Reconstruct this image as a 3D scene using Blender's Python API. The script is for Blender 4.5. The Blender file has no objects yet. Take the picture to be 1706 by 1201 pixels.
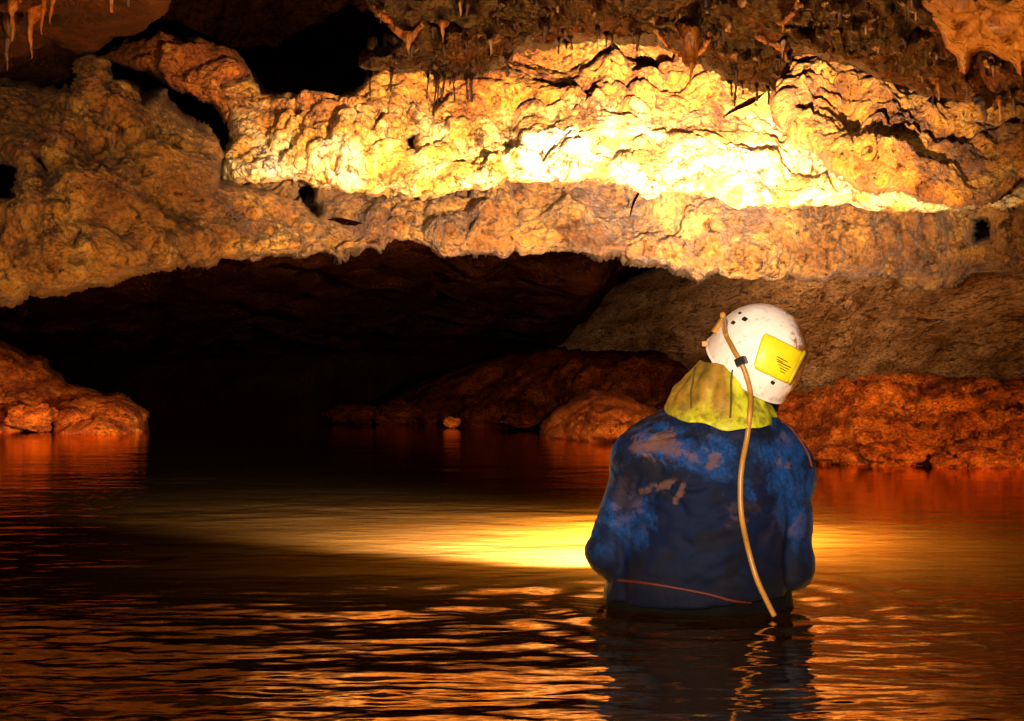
import bpy, bmesh, math, random
import numpy as np
from mathutils import Vector, Matrix
from mathutils.bvhtree import BVHTree

random.seed(7)
F = 2370.0            # focal length in photograph pixels (50 mm lens)
CAMZ = 0.55           # camera height above the water (water is z = 0)
C = bpy.context.scene.collection
scene = bpy.context.scene


def at(px, py, d):
    """pixel of the photograph at depth d (metres) -> world point"""
    return ((px - 853.0) / F * d, d, CAMZ + (600.5 - py) / F * d)


# ------------------------------------------------------------------ noise
_rng = np.random.RandomState(11)
_perm = _rng.permutation(256).astype(np.int64)
_perm = np.concatenate([_perm, _perm, _perm])
_grad = _rng.normal(size=(256, 3))
_grad /= np.linalg.norm(_grad, axis=1)[:, None]
_cell = _rng.rand(256, 3)


def _hash(i, j, k):
    return _perm[_perm[_perm[i & 255] + (j & 255)] + (k & 255)]


def perlin(p):
    p = np.asarray(p, dtype=np.float64)
    f0 = np.floor(p)
    i = f0.astype(np.int64)
    f = p - f0
    u = f * f * f * (f * (f * 6 - 15) + 10)
    out = np.zeros(len(p))
    for dx in (0, 1):
        wx = u[:, 0] if dx else 1 - u[:, 0]
        for dy in (0, 1):
            wy = u[:, 1] if dy else 1 - u[:, 1]
            for dz in (0, 1):
                wz = u[:, 2] if dz else 1 - u[:, 2]
                g = _grad[_hash(i[:, 0] + dx, i[:, 1] + dy, i[:, 2] + dz)]
                out += wx * wy * wz * (g[:, 0] * (f[:, 0] - dx) + g[:, 1] * (f[:, 1] - dy) + g[:, 2] * (f[:, 2] - dz))
    return out * 1.6


def fbm(p, octaves=4, gain=0.5, lac=2.03):
    p = np.asarray(p, dtype=np.float64)
    a, s, out = 1.0, 1.0, np.zeros(len(p))
    for o in range(octaves):
        out += a * perlin(p * s + 13.7 * o)
        a *= gain
        s *= lac
    return out


def worley(p):
    p = np.asarray(p, dtype=np.float64)
    i = np.floor(p).astype(np.int64)
    f = p - i
    b1 = np.full(len(p), 9.0)
    b2 = np.full(len(p), 9.0)
    for dx in (-1, 0, 1):
        for dy in (-1, 0, 1):
            for dz in (-1, 0, 1):
                c = _cell[_hash(i[:, 0] + dx, i[:, 1] + dy, i[:, 2] + dz)]
                d = np.sqrt((c[:, 0] + dx - f[:, 0]) ** 2 + (c[:, 1] + dy - f[:, 1]) ** 2 + (c[:, 2] + dz - f[:, 2]) ** 2)
                m = d < b1
                b2 = np.where(m, b1, np.minimum(b2, d))
                b1 = np.where(m, d, b1)
    return b1, b2


def lump(p):
    a, b = worley(p)
    return np.clip(1 - a * a * 1.3, 0, 1)


def warp(p, s, a):
    return p + a * np.stack([perlin(p * s), perlin(p * s + 31.1), perlin(p * s + 67.3)], 1)


# ------------------------------------------------------------------ object helpers
def tag(o, label=None, cat=None, group=None, kind=None):
    if label: o['label'] = label
    if cat: o['category'] = cat
    if group: o['group'] = group
    if kind: o['kind'] = kind
    return o


def mesh_obj(name, verts, faces, mat, parent=None, smooth=True):
    me = bpy.data.meshes.new(name)
    verts = np.asarray(verts, dtype=np.float32)
    faces = np.asarray(faces)
    if faces.ndim == 2:
        n, k = faces.shape
        me.vertices.add(len(verts))
        me.vertices.foreach_set('co', verts.ravel())
        me.loops.add(n * k)
        me.loops.foreach_set('vertex_index', faces.astype(np.int32).ravel())
        me.polygons.add(n)
        me.polygons.foreach_set('loop_start', np.arange(0, n * k, k, dtype=np.int32))
        me.update(calc_edges=True)
    else:
        me.from_pydata([tuple(v) for v in verts.tolist()], [], [tuple(f) for f in faces])
    me.validate()
    if smooth:
        me.polygons.foreach_set('use_smooth', np.ones(len(me.polygons), dtype=bool))
    me.materials.append(mat)
    o = bpy.data.objects.new(name, me)
    C.objects.link(o)
    if parent: o.parent = parent
    return o


def empty(name, loc):
    o = bpy.data.objects.new(name, None)
    C.objects.link(o)
    o.location = loc
    return o


def get_co(o):
    n = len(o.data.vertices)
    a = np.empty(n * 3, dtype=np.float32)
    o.data.vertices.foreach_get('co', a)
    return a.reshape(-1, 3).astype(np.float64)


def set_co(o, co):
    o.data.vertices.foreach_set('co', co.astype(np.float32).ravel())
    o.data.update()


def get_no(o):
    n = len(o.data.vertices)
    a = np.empty(n * 3, dtype=np.float32)
    o.data.vertex_normals.foreach_get('vector', a)
    return a.reshape(-1, 3).astype(np.float64)


def displace(o, fn):
    co = get_co(o)
    no = get_no(o)
    # face the viewer's side of the cave
    set_co(o, co + no * fn(co)[:, None])


# ------------------------------------------------------------------ materials
def mat_new(name):
    m = bpy.data.materials.new(name)
    m.use_nodes = True
    nt = m.node_tree
    for n in list(nt.nodes):
        if n.type != 'OUTPUT_MATERIAL': nt.nodes.remove(n)
    out = [n for n in nt.nodes if n.type == 'OUTPUT_MATERIAL'][0]
    b = nt.nodes.new('ShaderNodeBsdfPrincipled')
    nt.links.new(b.outputs[0], out.inputs[0])
    return m, nt, b


def nd(nt, typ, **kw):
    n = nt.nodes.new(typ)
    for k, v in kw.items():
        if k.startswith('i_'):
            n.inputs[k[2:].replace('_', ' ')].default_value = v
        else:
            setattr(n, k, v)
    return n


def ramp(nt, src, stops):
    r = nt.nodes.new('ShaderNodeValToRGB')
    el = r.color_ramp.elements
    while len(el) > 1: el.remove(el[0])
    el[0].position = stops[0][0]
    el[0].color = (*stops[0][1], 1) if len(stops[0][1]) == 3 else stops[0][1]
    for p, c in stops[1:]:
        e = el.new(p)
        e.color = (*c, 1)
    nt.links.new(src, r.inputs[0])
    return r.outputs[0]


def g(v): return (v, v, v)


def mix(nt, fac, a, b, blend='MIX'):
    n = nt.nodes.new('ShaderNodeMix')
    n.data_type = 'RGBA'
    n.blend_type = blend
    if isinstance(fac, (int, float)): n.inputs[0].default_value = fac
    else: nt.links.new(fac, n.inputs[0])
    for s, v in ((6, a), (7, b)):
        if isinstance(v, tuple): n.inputs[s].default_value = (*v, 1)
        else: nt.links.new(v, n.inputs[s])
    return n.outputs[2]


def noise(nt, vec, scale, detail=6, rough=0.55, dist=0.0, stretch=None):
    if stretch:
        mp = nt.nodes.new('ShaderNodeMapping')
        mp.inputs['Scale'].default_value = stretch
        nt.links.new(vec, mp.inputs[0])
        vec = mp.outputs[0]
    n = nt.nodes.new('ShaderNodeTexNoise')
    n.inputs['Scale'].default_value = scale
    n.inputs['Detail'].default_value = detail
    n.inputs['Roughness'].default_value = rough
    n.inputs['Distortion'].default_value = dist
    nt.links.new(vec, n.inputs['Vector'])
    return n.outputs['Fac']


def rock_mat(name, dark, mid, light, pale, scale=1.0, rough=0.55, spec=0.35, bump=0.5, stain=0.6,
             stretch=None, bumpscale=45, staincol=None, dim_above=None, veins=None):
    m, nt, b = mat_new(name)
    tc = nt.nodes.new('ShaderNodeTexCoord').outputs['Object']
    n1 = noise(nt, tc, 1.7 * scale, 9, 0.62, 0.6, stretch)
    base = ramp(nt, n1, [(0.30, dark), (0.45, mid), (0.56, light), (0.70, pale)])
    n2 = noise(nt, tc, 7.0 * scale, 8, 0.65, 1.0, stretch)
    f2 = ramp(nt, n2, [(0.37, g(1)), (0.46, g(0))])
    col = mix(nt, f2, base, staincol or tuple(c * 0.35 for c in dark), 'MIX')
    col = mix(nt, stain, base, col)
    n3 = noise(nt, tc, 26 * scale, 6, 0.6, 0.3, stretch)
    f3 = ramp(nt, n3, [(0.36, g(0.10)), (0.47, g(0.80)), (0.66, g(1.35))])
    col = mix(nt, 0.75, col, f3, 'MULTIPLY')
    if veins:      # clay in the joints of the crust, patchy
        wn = nt.nodes.new('ShaderNodeTexNoise'); wn.inputs['Scale'].default_value = 9; wn.inputs['Detail'].default_value = 5
        nt.links.new(tc, wn.inputs['Vector'])
        va = nd(nt, 'ShaderNodeVectorMath', operation='MULTIPLY_ADD'); nt.links.new(wn.outputs['Color'], va.inputs[0])
        va.inputs[1].default_value = (.10, .10, .10); nt.links.new(tc, va.inputs[2])
        pn = noise(nt, tc, 4.5, 5, .6, .5)
        for sc, wd_, lo in ((veins[0], .09, .42), (veins[0] * 2.3, .13, .48)):
            vo = nd(nt, 'ShaderNodeTexVoronoi', feature='DISTANCE_TO_EDGE'); vo.inputs['Scale'].default_value = sc
            nt.links.new(va.outputs[0], vo.inputs['Vector'])
            l1 = ramp(nt, vo.outputs['Distance'], [(0.0, g(1)), (wd_, g(0))])
            pk = ramp(nt, pn, [(lo, g(0)), (lo + .10, g(1))])
            ml = nd(nt, 'ShaderNodeMath', operation='MULTIPLY'); nt.links.new(l1, ml.inputs[0]); nt.links.new(pk, ml.inputs[1])
            m2 = nd(nt, 'ShaderNodeMath', operation='MULTIPLY'); nt.links.new(ml.outputs[0], m2.inputs[0]); m2.inputs[1].default_value = .85
            col = mix(nt, m2.outputs[0], col, veins[1])
    if dim_above:     # ochre tint above a wavy height, paints in the weaker lamplight up there
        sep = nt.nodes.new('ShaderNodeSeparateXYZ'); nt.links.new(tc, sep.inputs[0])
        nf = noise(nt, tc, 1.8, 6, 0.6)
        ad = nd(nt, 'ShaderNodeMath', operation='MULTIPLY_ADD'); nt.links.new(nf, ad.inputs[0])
        ad.inputs[1].default_value = dim_above[1]; nt.links.new(sep.outputs[2], ad.inputs[2])
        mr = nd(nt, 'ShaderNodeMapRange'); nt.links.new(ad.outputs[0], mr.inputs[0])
        mr.inputs[1].default_value = dim_above[0] - 0.10; mr.inputs[2].default_value = dim_above[0] + 0.16
        col = mix(nt, mr.outputs[0], col, mix(nt, 1.0, col, dim_above[2], 'MULTIPLY'))
    nt.links.new(col, b.inputs['Base Color'])
    rr = ramp(nt, n2, [(0.3, g(max(0.15, rough - 0.25))), (0.65, g(min(1, rough + 0.2)))])
    nt.links.new(rr, b.inputs['Roughness'])
    b.inputs['Specular IOR Level'].default_value = spec
    nb = noise(nt, tc, bumpscale, 8, 0.65, 0.4)
    bp = nt.nodes.new('ShaderNodeBump')
    bp.inputs['Strength'].default_value = bump
    bp.inputs['Distance'].default_value = 0.05
    nt.links.new(nb, bp.inputs['Height'])
    nt.links.new(bp.outputs[0], b.inputs['Normal'])
    return m


M = {}
M['limestone'] = rock_mat('limestone', (.24, .075, .006), (.54, .26, .035), (.74, .53, .24), (.86, .80, .70), 2.1, 0.55, 0.35, 1.0, 0.9, staincol=(.045, .013, .0015), dim_above=(1.84, .45, (.52, .28, .05)), veins=(11, (.040, .012, .0015)))
M['dark_limestone'] = rock_mat('dark_limestone', (.036, .010, .001), (.085, .029, .0028), (.145, .060, .0065), (.25, .125, .025), 2.0, 0.45, 0.45, 1.0, 0.9, staincol=(.014, .004, .0008), veins=(9, (.010, .003, .0006)))
M['brown_limestone'] = rock_mat('brown_limestone', (.065, .017, .0015), (.16, .052, .0045), (.27, .112, .011), (.46, .25, .055), 2.0, 0.45, 0.5, 1.0, 0.9, staincol=(.024, .006, .0008), veins=(9, (.015, .0045, .0008)))
M['orange_rock'] = rock_mat('orange_rock', (.06, .012, .001), (.15, .032, .002), (.22, .06, .005), (.28, .11, .015), 2.0, 0.6, 0.15, 1.0, 0.9, staincol=(.03, .008, .002))
M['amber_rock'] = rock_mat('amber_rock', (.05, .013, .0015), (.20, .062, .005), (.42, .16, .014), (.58, .29, .05), 2.6, 0.4, 0.6, 1.0, 0.9, staincol=(.02, .006, .0015))
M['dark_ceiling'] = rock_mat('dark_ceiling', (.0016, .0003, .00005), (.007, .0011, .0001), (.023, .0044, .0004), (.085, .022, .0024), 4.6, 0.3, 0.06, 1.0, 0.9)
M['flowstone'] = rock_mat('flowstone', (.07, .014, .001), (.19, .045, .003), (.28, .08, .006), (.38, .145, .02), 6.0, 0.25, 0.25, 0.4, 0.6, (1, 1, .35))
M['brown_drip'] = rock_mat('brown_drip', (.06, .016, .002), (.14, .042, .005), (.22, .075, .010), (.34, .15, .03), 6.0, 0.22, 0.8, 0.4, 0.5, (1, 1, .35))
M['dark_flowstone'] = rock_mat('dark_flowstone', (.010, .0025, .0005), (.026, .007, .0013), (.055, .017, .003), (.11, .04, .010), 6.0, 0.25, 0.35, 0.4, 0.5, (1, 1, .35))
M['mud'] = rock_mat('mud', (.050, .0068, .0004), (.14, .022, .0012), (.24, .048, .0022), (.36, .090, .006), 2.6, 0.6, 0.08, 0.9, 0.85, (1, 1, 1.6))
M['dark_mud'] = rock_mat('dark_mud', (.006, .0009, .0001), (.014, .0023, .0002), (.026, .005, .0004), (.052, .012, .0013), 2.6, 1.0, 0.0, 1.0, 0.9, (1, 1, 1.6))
M['grey_wall'] = rock_mat('grey_wall', (.040, .015, .005), (.090, .041, .016), (.135, .067, .029), (.19, .10, .048), 2.2, 1.0, 0.0, 1.0, 0.8, (.9, .12, 1.6))
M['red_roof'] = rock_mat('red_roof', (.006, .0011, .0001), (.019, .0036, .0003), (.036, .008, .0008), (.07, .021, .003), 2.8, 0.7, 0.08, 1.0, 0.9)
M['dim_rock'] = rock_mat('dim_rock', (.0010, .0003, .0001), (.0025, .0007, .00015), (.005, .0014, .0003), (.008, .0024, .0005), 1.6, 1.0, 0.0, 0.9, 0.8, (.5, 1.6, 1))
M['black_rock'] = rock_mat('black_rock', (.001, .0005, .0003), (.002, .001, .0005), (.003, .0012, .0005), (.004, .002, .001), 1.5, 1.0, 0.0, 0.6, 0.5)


# ------------------------------------------------------------------ rock reliefs
def tps(ctrl):
    c = np.array(ctrl, dtype=float)
    P = c[:, :2] / 500.0
    n = len(P)

    def U(r2): return np.where(r2 > 1e-12, 0.5 * r2 * np.log(np.maximum(r2, 1e-12)), 0)
    K = U(((P[:, None] - P[None]) ** 2).sum(-1)) + np.eye(n) * 0.02
    A = np.zeros((n + 3, n + 3))
    A[:n, :n] = K
    A[:n, n] = 1; A[:n, n + 1:] = P
    A[n, :n] = 1; A[n + 1:, :n] = P.T
    w = np.linalg.solve(A, np.concatenate([c[:, 2], np.zeros(3)]))

    def f(px, py):
        q = np.stack([np.ravel(px), np.ravel(py)], 1) / 500.0
        out = np.empty(len(q))
        for s in range(0, len(q), 20000):
            e = q[s:s + 20000]
            out[s:s + 20000] = U(((e[:, None] - P[None]) ** 2).sum(-1)) @ w[:n] + w[n] + e @ w[n + 1:]
        return np.clip(out, c[:, 2].min() - 0.4, c[:, 2].max() + 0.6)
    return f


def roughen(poly, seg, amp, seed):
    """resample a closed outline and make its edge ragged"""
    p = np.array(poly, dtype=float)
    pts = []
    for a, b in zip(p, np.roll(p, -1, 0)):
        n = max(1, int(np.hypot(*(b - a)) / seg))
        for k in range(n): pts.append(a + (b - a) * k / n)
    q = np.array(pts)
    if amp > 0:
        t = np.roll(q, -1, 0) - np.roll(q, 1, 0)
        t /= np.maximum(np.linalg.norm(t, axis=1), 1e-6)[:, None]
        nrm = np.stack([t[:, 1], -t[:, 0]], 1)
        z = np.column_stack([q / 38.0, np.full(len(q), seed * 3.3)])
        q = q + nrm * (amp * fbm(z, 4, 0.6))[:, None]
    return q


def poly_sd(px, py, polys):
    """signed distance (inside > 0) to an outline with holes, and the nearest point on it"""
    n = len(px)
    inside = np.zeros(n, dtype=bool)
    best = np.full(n, 1e18, dtype=np.float32)
    nx = np.zeros(n, dtype=np.float32); ny = np.zeros(n, dtype=np.float32)
    A = np.concatenate(polys).astype(np.float32)
    B = np.concatenate([np.roll(p, -1, 0) for p in polys]).astype(np.float32)
    D = B - A
    L = np.maximum((D ** 2).sum(1), 1e-9)
    x = px.astype(np.float32); y = py.astype(np.float32)
    for s in range(len(A)):
        t = np.clip(((x - A[s, 0]) * D[s, 0] + (y - A[s, 1]) * D[s, 1]) / L[s], 0, 1)
        cx = A[s, 0] + t * D[s, 0]; cy = A[s, 1] + t * D[s, 1]
        d = (x - cx) ** 2 + (y - cy) ** 2
        m = d < best
        best[m] = d[m]; nx[m] = cx[m]; ny[m] = cy[m]
        if A[s, 1] != B[s, 1]:
            cr = ((A[s, 1] > y) != (B[s, 1] > y)) & (x < D[s, 0] * (y - A[s, 1]) / D[s, 1] + A[s, 0])
            inside ^= cr
    d = np.sqrt(best)
    return np.where(inside, d, -d), nx, ny


def relief(name, outline, ctrl, mat, step=3.0, roll=30, R=0.25, back=1.2, fn=None, ragged=6, holes=(), seed=1):
    """a mass of rock: its outline stands at its own distance, its face is shaped by depths, its edges roll over
    and its sides run back"""
    polys = [roughen(outline, 9, ragged, seed)] + [roughen(h, 6, ragged * 0.6, seed + 5) for h in holes]
    o = polys[0]
    pad = step * 4
    x0, y0 = o.min(0) - pad; x1, y1 = o.max(0) + pad
    xs = np.arange(x0, x1 + step, step); ys = np.arange(y0, y1 + step, step)
    GX, GY = np.meshgrid(xs, ys)
    px, py = GX.ravel(), GY.ravel()
    sd, nx, ny = poly_sd(px, py, polys)
    out = sd < 0
    D0f = tps(ctrl)
    qx = np.where(out, nx, px); qy = np.where(out, ny, py)
    D = D0f(qx, qy)
    t = np.clip(1 - sd / roll, 0, 1)
    D = D + R * (1 - np.sqrt(np.maximum(0, 1 - np.minimum(t, 1) ** 2)))
    D = D + np.where(out, back * np.clip(-sd / pad, 0, 1), 0)
    keep = sd > -pad * 1.05
    P = np.stack(at(qx, qy, D), 1)
    W = len(xs); H = len(ys)
    idx = np.arange(W * H).reshape(H, W)
    f = np.stack([idx[:-1, :-1], idx[1:, :-1], idx[1:, 1:], idx[:-1, 1:]], -1).reshape(-1, 4)
    f = f[keep[f].all(1)]
    used = np.unique(f)
    re = np.full(W * H, -1); re[used] = np.arange(len(used))
    ob = mesh_obj(name, P[used], re[f], mat)
    if fn is not None:
        att = (.25 + .75 * np.clip(sd / (roll * 1.5), 0, 1))[used]
        co = get_co(ob)
        set_co(ob, co + get_no(ob) * ((fn(co) - .02) * att)[:, None])
    return ob, D0f


def crack(p, k):
    a, b = worley(p)
    return np.clip(1 - (b - a) * k, 0, 1)


def ridged(p, octaves=5, gain=.6):
    a, sc, out = 1.0, 1.0, np.zeros(len(p))
    for o in range(octaves):
        out += a * (.5 - np.abs(perlin(p * sc + 9.1 * o)))
        a *= gain; sc *= 2.1
    return out


def popcorn(big=.10, mid=.06, small=.024, s1=.42, s2=.15):
    """cave coral: broken knobs with cracks between, on an uneven face"""
    def fn(p):
        w = warp(p, 2.2, .10)
        w2 = warp(w, 9.0, .022)
        patch = np.clip(.5 + 1.1 * fbm(p * 2.3 + 5, 2), 0, 1)          # knobs come in patches
        d = big * fbm(p * 1.6, 3) + mid * (lump(w / s1) - .5)
        d += 2.5 * small * patch * ((lump(w2 / s2) - .4) + .6 * (lump(w2 / (s2 * .45)) - .4))
        d -= .032 * crack(w2 / (s2 * 2.2), 6) * np.clip(.3 + fbm(p * 3.1 + 2, 2), 0, 1)
        d += .011 * ridged(w * np.array([5, 5, 7]), 6, .70)
        a3, _b = worley(w2 / .085 + 3)
        d -= .065 * np.clip(1 - a3 / .42, 0, 1) * np.clip(.2 + 1.2 * fbm(p * 3.7 + 9, 2), 0, 1)     # solution pits
        d += .007 * fbm(p * 34, 3, .7)
        return d
    return fn


def layered(big=.12, ridge=.05, small=.012, sx=.7, sz=4.0):
    def fn(p):
        q = warp(p, 1.6, .10) * np.array([sx, sx, sz])
        w = warp(p, 6, .03)
        return (big * fbm(p * 1.3, 3) + ridge * .75 * ridged(q, 4, .5) + .045 * (lump(w / .17) - .4) * np.clip(.4 + fbm(p * 1.9, 2), 0, 1)
                + small * fbm(p * 14, 4, .65) + .025 * (lump(w / .09) - .4) - .03 * crack(w / .45, 5) * np.clip(fbm(p * 1.4, 2), 0, 1))
    return fn


# upper bright part of the far wall, under the arch
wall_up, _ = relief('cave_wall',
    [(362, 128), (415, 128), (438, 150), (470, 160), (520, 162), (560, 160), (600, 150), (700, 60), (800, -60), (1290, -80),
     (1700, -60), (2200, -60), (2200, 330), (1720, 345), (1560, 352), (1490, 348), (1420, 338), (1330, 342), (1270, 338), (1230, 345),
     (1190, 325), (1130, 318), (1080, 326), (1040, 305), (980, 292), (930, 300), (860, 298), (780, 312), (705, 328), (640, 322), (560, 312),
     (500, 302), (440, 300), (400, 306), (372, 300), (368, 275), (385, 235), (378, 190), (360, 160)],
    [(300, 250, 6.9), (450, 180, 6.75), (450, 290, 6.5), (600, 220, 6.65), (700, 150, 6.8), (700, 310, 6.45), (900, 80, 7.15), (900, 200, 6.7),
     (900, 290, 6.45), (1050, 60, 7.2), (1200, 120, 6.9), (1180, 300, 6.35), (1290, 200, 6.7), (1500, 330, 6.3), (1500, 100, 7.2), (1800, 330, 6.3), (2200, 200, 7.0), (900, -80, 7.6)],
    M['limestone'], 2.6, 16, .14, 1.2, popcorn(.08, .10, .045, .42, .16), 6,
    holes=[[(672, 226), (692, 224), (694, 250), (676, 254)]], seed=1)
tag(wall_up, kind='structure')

# lower, darker brown band of the wall whose edge overhangs the low passage
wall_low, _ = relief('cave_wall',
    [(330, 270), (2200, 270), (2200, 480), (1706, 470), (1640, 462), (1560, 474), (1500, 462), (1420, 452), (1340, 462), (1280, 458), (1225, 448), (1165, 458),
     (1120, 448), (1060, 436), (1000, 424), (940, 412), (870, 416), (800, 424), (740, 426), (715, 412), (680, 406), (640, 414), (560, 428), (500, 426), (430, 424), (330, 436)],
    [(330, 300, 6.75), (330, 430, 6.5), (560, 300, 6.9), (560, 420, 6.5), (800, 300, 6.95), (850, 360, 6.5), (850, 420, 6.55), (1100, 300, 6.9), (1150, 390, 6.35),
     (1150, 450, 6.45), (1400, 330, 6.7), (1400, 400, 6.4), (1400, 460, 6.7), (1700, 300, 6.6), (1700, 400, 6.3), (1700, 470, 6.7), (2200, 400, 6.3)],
    M['dark_limestone'], 2.8, 22, .20, 1.6, popcorn(.10, .09, .040, .34, .14), 11,
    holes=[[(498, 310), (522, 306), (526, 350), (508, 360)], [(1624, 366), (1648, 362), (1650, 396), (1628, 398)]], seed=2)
tag(wall_low, kind='structure')

# the pale grey-brown wall behind the caver, right of the low passage
wall_back, _ = relief('cave_wall',
    [(2200, 380), (1300, 380), (1180, 420), (1080, 450), (1010, 482), (985, 515), (955, 545), (910, 590), (870, 620), (860, 720), (2200, 720)],
    [(860, 700, 16.2), (880, 600, 16.2), (1000, 600, 14.0), (990, 520, 14.6), (1100, 540, 11.6), (1200, 440, 8.4), (1200, 600, 9.8), (1500, 430, 7.1), (1500, 600, 9.0), (1700, 430, 6.8), (1700, 620, 9.0), (2200, 430, 6.7), (2200, 620, 8.8), (1300, 720, 9.6)],
    M['grey_wall'], 3.4, 120, 1.6, 3.0, lambda p: layered(.16, .07, .02, 1.0, 2.6)(p * np.array([1, .12, 1])), 6, seed=3)
tag(wall_back, kind='structure')

# low roof that runs back under the overhang, and the black end of the passage
def sheet(name, x0, x1, y0, y1, nx, ny, zf, mat, fn):
    X, Y = np.meshgrid(np.linspace(x0, x1, nx), np.linspace(y0, y1, ny))
    P = np.stack([X.ravel(), Y.ravel(), zf(X.ravel(), Y.ravel())], 1)
    idx = np.arange(nx * ny).reshape(ny, nx)
    f = np.stack([idx[:-1, :-1], idx[1:, :-1], idx[1:, 1:], idx[:-1, 1:]], -1).reshape(-1, 4)
    o = mesh_obj(name, P, f, mat)
    displace(o, fn)
    return o


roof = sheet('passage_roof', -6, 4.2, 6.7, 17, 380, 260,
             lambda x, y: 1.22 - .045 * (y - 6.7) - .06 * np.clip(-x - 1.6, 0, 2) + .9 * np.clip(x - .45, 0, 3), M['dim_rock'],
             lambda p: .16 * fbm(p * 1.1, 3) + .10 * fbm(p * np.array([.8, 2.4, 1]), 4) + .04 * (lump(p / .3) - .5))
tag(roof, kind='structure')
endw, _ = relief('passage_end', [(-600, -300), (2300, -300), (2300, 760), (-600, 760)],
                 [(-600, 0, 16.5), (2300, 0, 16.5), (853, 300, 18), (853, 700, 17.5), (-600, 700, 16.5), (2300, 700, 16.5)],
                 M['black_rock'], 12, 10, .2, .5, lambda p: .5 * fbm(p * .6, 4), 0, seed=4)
tag(endw, kind='structure')

def ceil_fn(p):
    w = warp(p, 4, .05)
    a, _b = worley(w / .13)
    a2, _b = worley(w / .055 + 7)
    patch = np.clip(.4 + 1.3 * fbm(p * 2.1 + 3, 2), 0, 1)
    return (.05 * fbm(p * 2.2, 3) + .04 * (lump(w / .24) - .5) + .035 * ridged(w * 7, 5, .62)
            + patch * (.06 * np.clip(1 - a / .55, 0, 1) ** 2 + .030 * np.clip(1 - a2 / .6, 0, 1) ** 2) - .03 * crack(w / .2, 6))


# near ceiling, sloping up and away over the water
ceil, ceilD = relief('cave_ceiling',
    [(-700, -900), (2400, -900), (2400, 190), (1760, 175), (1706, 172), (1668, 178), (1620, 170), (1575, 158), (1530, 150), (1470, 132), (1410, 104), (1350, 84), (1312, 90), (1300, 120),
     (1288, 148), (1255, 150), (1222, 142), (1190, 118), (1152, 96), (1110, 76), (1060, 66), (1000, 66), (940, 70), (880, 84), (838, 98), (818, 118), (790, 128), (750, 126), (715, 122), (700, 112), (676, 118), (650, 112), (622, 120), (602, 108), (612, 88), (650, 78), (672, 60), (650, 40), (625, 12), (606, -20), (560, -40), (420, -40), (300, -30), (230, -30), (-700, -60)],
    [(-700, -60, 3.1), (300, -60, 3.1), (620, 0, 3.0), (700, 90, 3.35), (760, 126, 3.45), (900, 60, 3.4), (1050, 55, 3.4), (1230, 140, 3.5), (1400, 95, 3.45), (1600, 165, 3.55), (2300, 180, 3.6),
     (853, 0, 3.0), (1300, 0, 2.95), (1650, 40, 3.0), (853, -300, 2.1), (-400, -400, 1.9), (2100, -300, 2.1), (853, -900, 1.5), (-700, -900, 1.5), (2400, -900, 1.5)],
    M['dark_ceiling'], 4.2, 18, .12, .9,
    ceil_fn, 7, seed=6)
tag(ceil, kind='structure')

deep, _ = relief('cave_ceiling', [(200, -400), (860, -400), (860, 190), (400, 190), (300, 150), (200, 80)],
                 [(200, -400, 6.0), (860, -400, 6.0), (200, 60, 8.0), (860, 150, 8.6), (500, 100, 8.8), (400, 190, 8.6)],
                 M['dim_rock'], 5, 20, .2, .6, popcorn(.16, .12, .06, .5, .2), 6, seed=8)
tag(deep, kind='structure')

# dark reddish roof rock behind the left-hand stalactites
ceil2, ceil2D = relief('cave_ceiling',
    [(-700, -300), (330, -300), (300, -20), (280, 20), (240, 48), (190, 62), (160, 90), (130, 112), (122, 138), (80, 150), (20, 148), (-60, 140), (-700, 150)],
    [(-700, -300, 3.8), (330, -300, 3.8), (0, 140, 6.6), (150, 60, 6.2), (280, 0, 5.6), (-700, 140, 6.4), (0, 0, 5.4)],
    M['red_roof'], 4, 24, .2, .8, lambda p: .08 * fbm(p * 1.8, 4) + .05 * (lump(p / .3) - .5), 6, seed=7)
tag(ceil2, kind='structure')

# big orange-brown block at the left, with its square knob, cracks and two holes
blk, _ = relief('rock_block',
    [(-600, 130), (-100, 150), (0, 136), (60, 142), (118, 146), (128, 128), (122, 100), (150, 92), (182, 104), (184, 140), (206, 134), (232, 146), (235, 172), (262, 150), (276, 146),
     (278, 168), (312, 196), (340, 206), (366, 232), (372, 262), (368, 300), (420, 306), (500, 330), (550, 372), (548, 412), (470, 424), (400, 424), (330, 428), (296, 440),
     (230, 458), (180, 474), (140, 478), (110, 486), (70, 490), (52, 480), (20, 498), (-60, 500), (-600, 520)],
    [(-600, 150, 6.0), (-600, 500, 5.6), (0, 150, 6.5), (0, 300, 5.9), (0, 480, 5.9), (150, 110, 6.35), (270, 170, 6.6), (200, 300, 6.0), (150, 420, 5.9), (360, 260, 6.5),
     (350, 420, 6.2), (520, 380, 6.5), (460, 330, 6.6)],
    M['brown_limestone'], 2.8, 20, .20, 1.3, popcorn(.09, .08, .034, .40, .15), 6,
    holes=[[(-40, 262), (8, 268), (32, 280), (28, 310), (30, 334), (0, 334), (-40, 330)], [(56, 262), (66, 262), (84, 284), (80, 294), (68, 284)]], seed=8)
tag(blk, 'big orange-brown lumpy rock block with a square knob on top, left of the black crack', 'rock block')

slab, _ = relief('rock_slab',
    [(150, 96), (175, 76), (205, 64), (262, 54), (330, 64), (384, 82), (402, 104), (416, 120), (404, 134), (372, 140), (420, 160), (400, 200), (372, 210), (352, 172), (300, 150), (262, 128), (205, 110)],
    [(150, 90, 7.2), (260, 55, 7.3), (300, 110, 6.95), (410, 125, 7.0), (380, 200, 6.85)],
    M['orange_rock'], 2.6, 22, .2, 1.2, popcorn(.08, .07, .03, .35, .13), 5, seed=9)
tag(slab, 'rusty orange rock slab arching above the black crack at upper left', 'rock slab')

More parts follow.
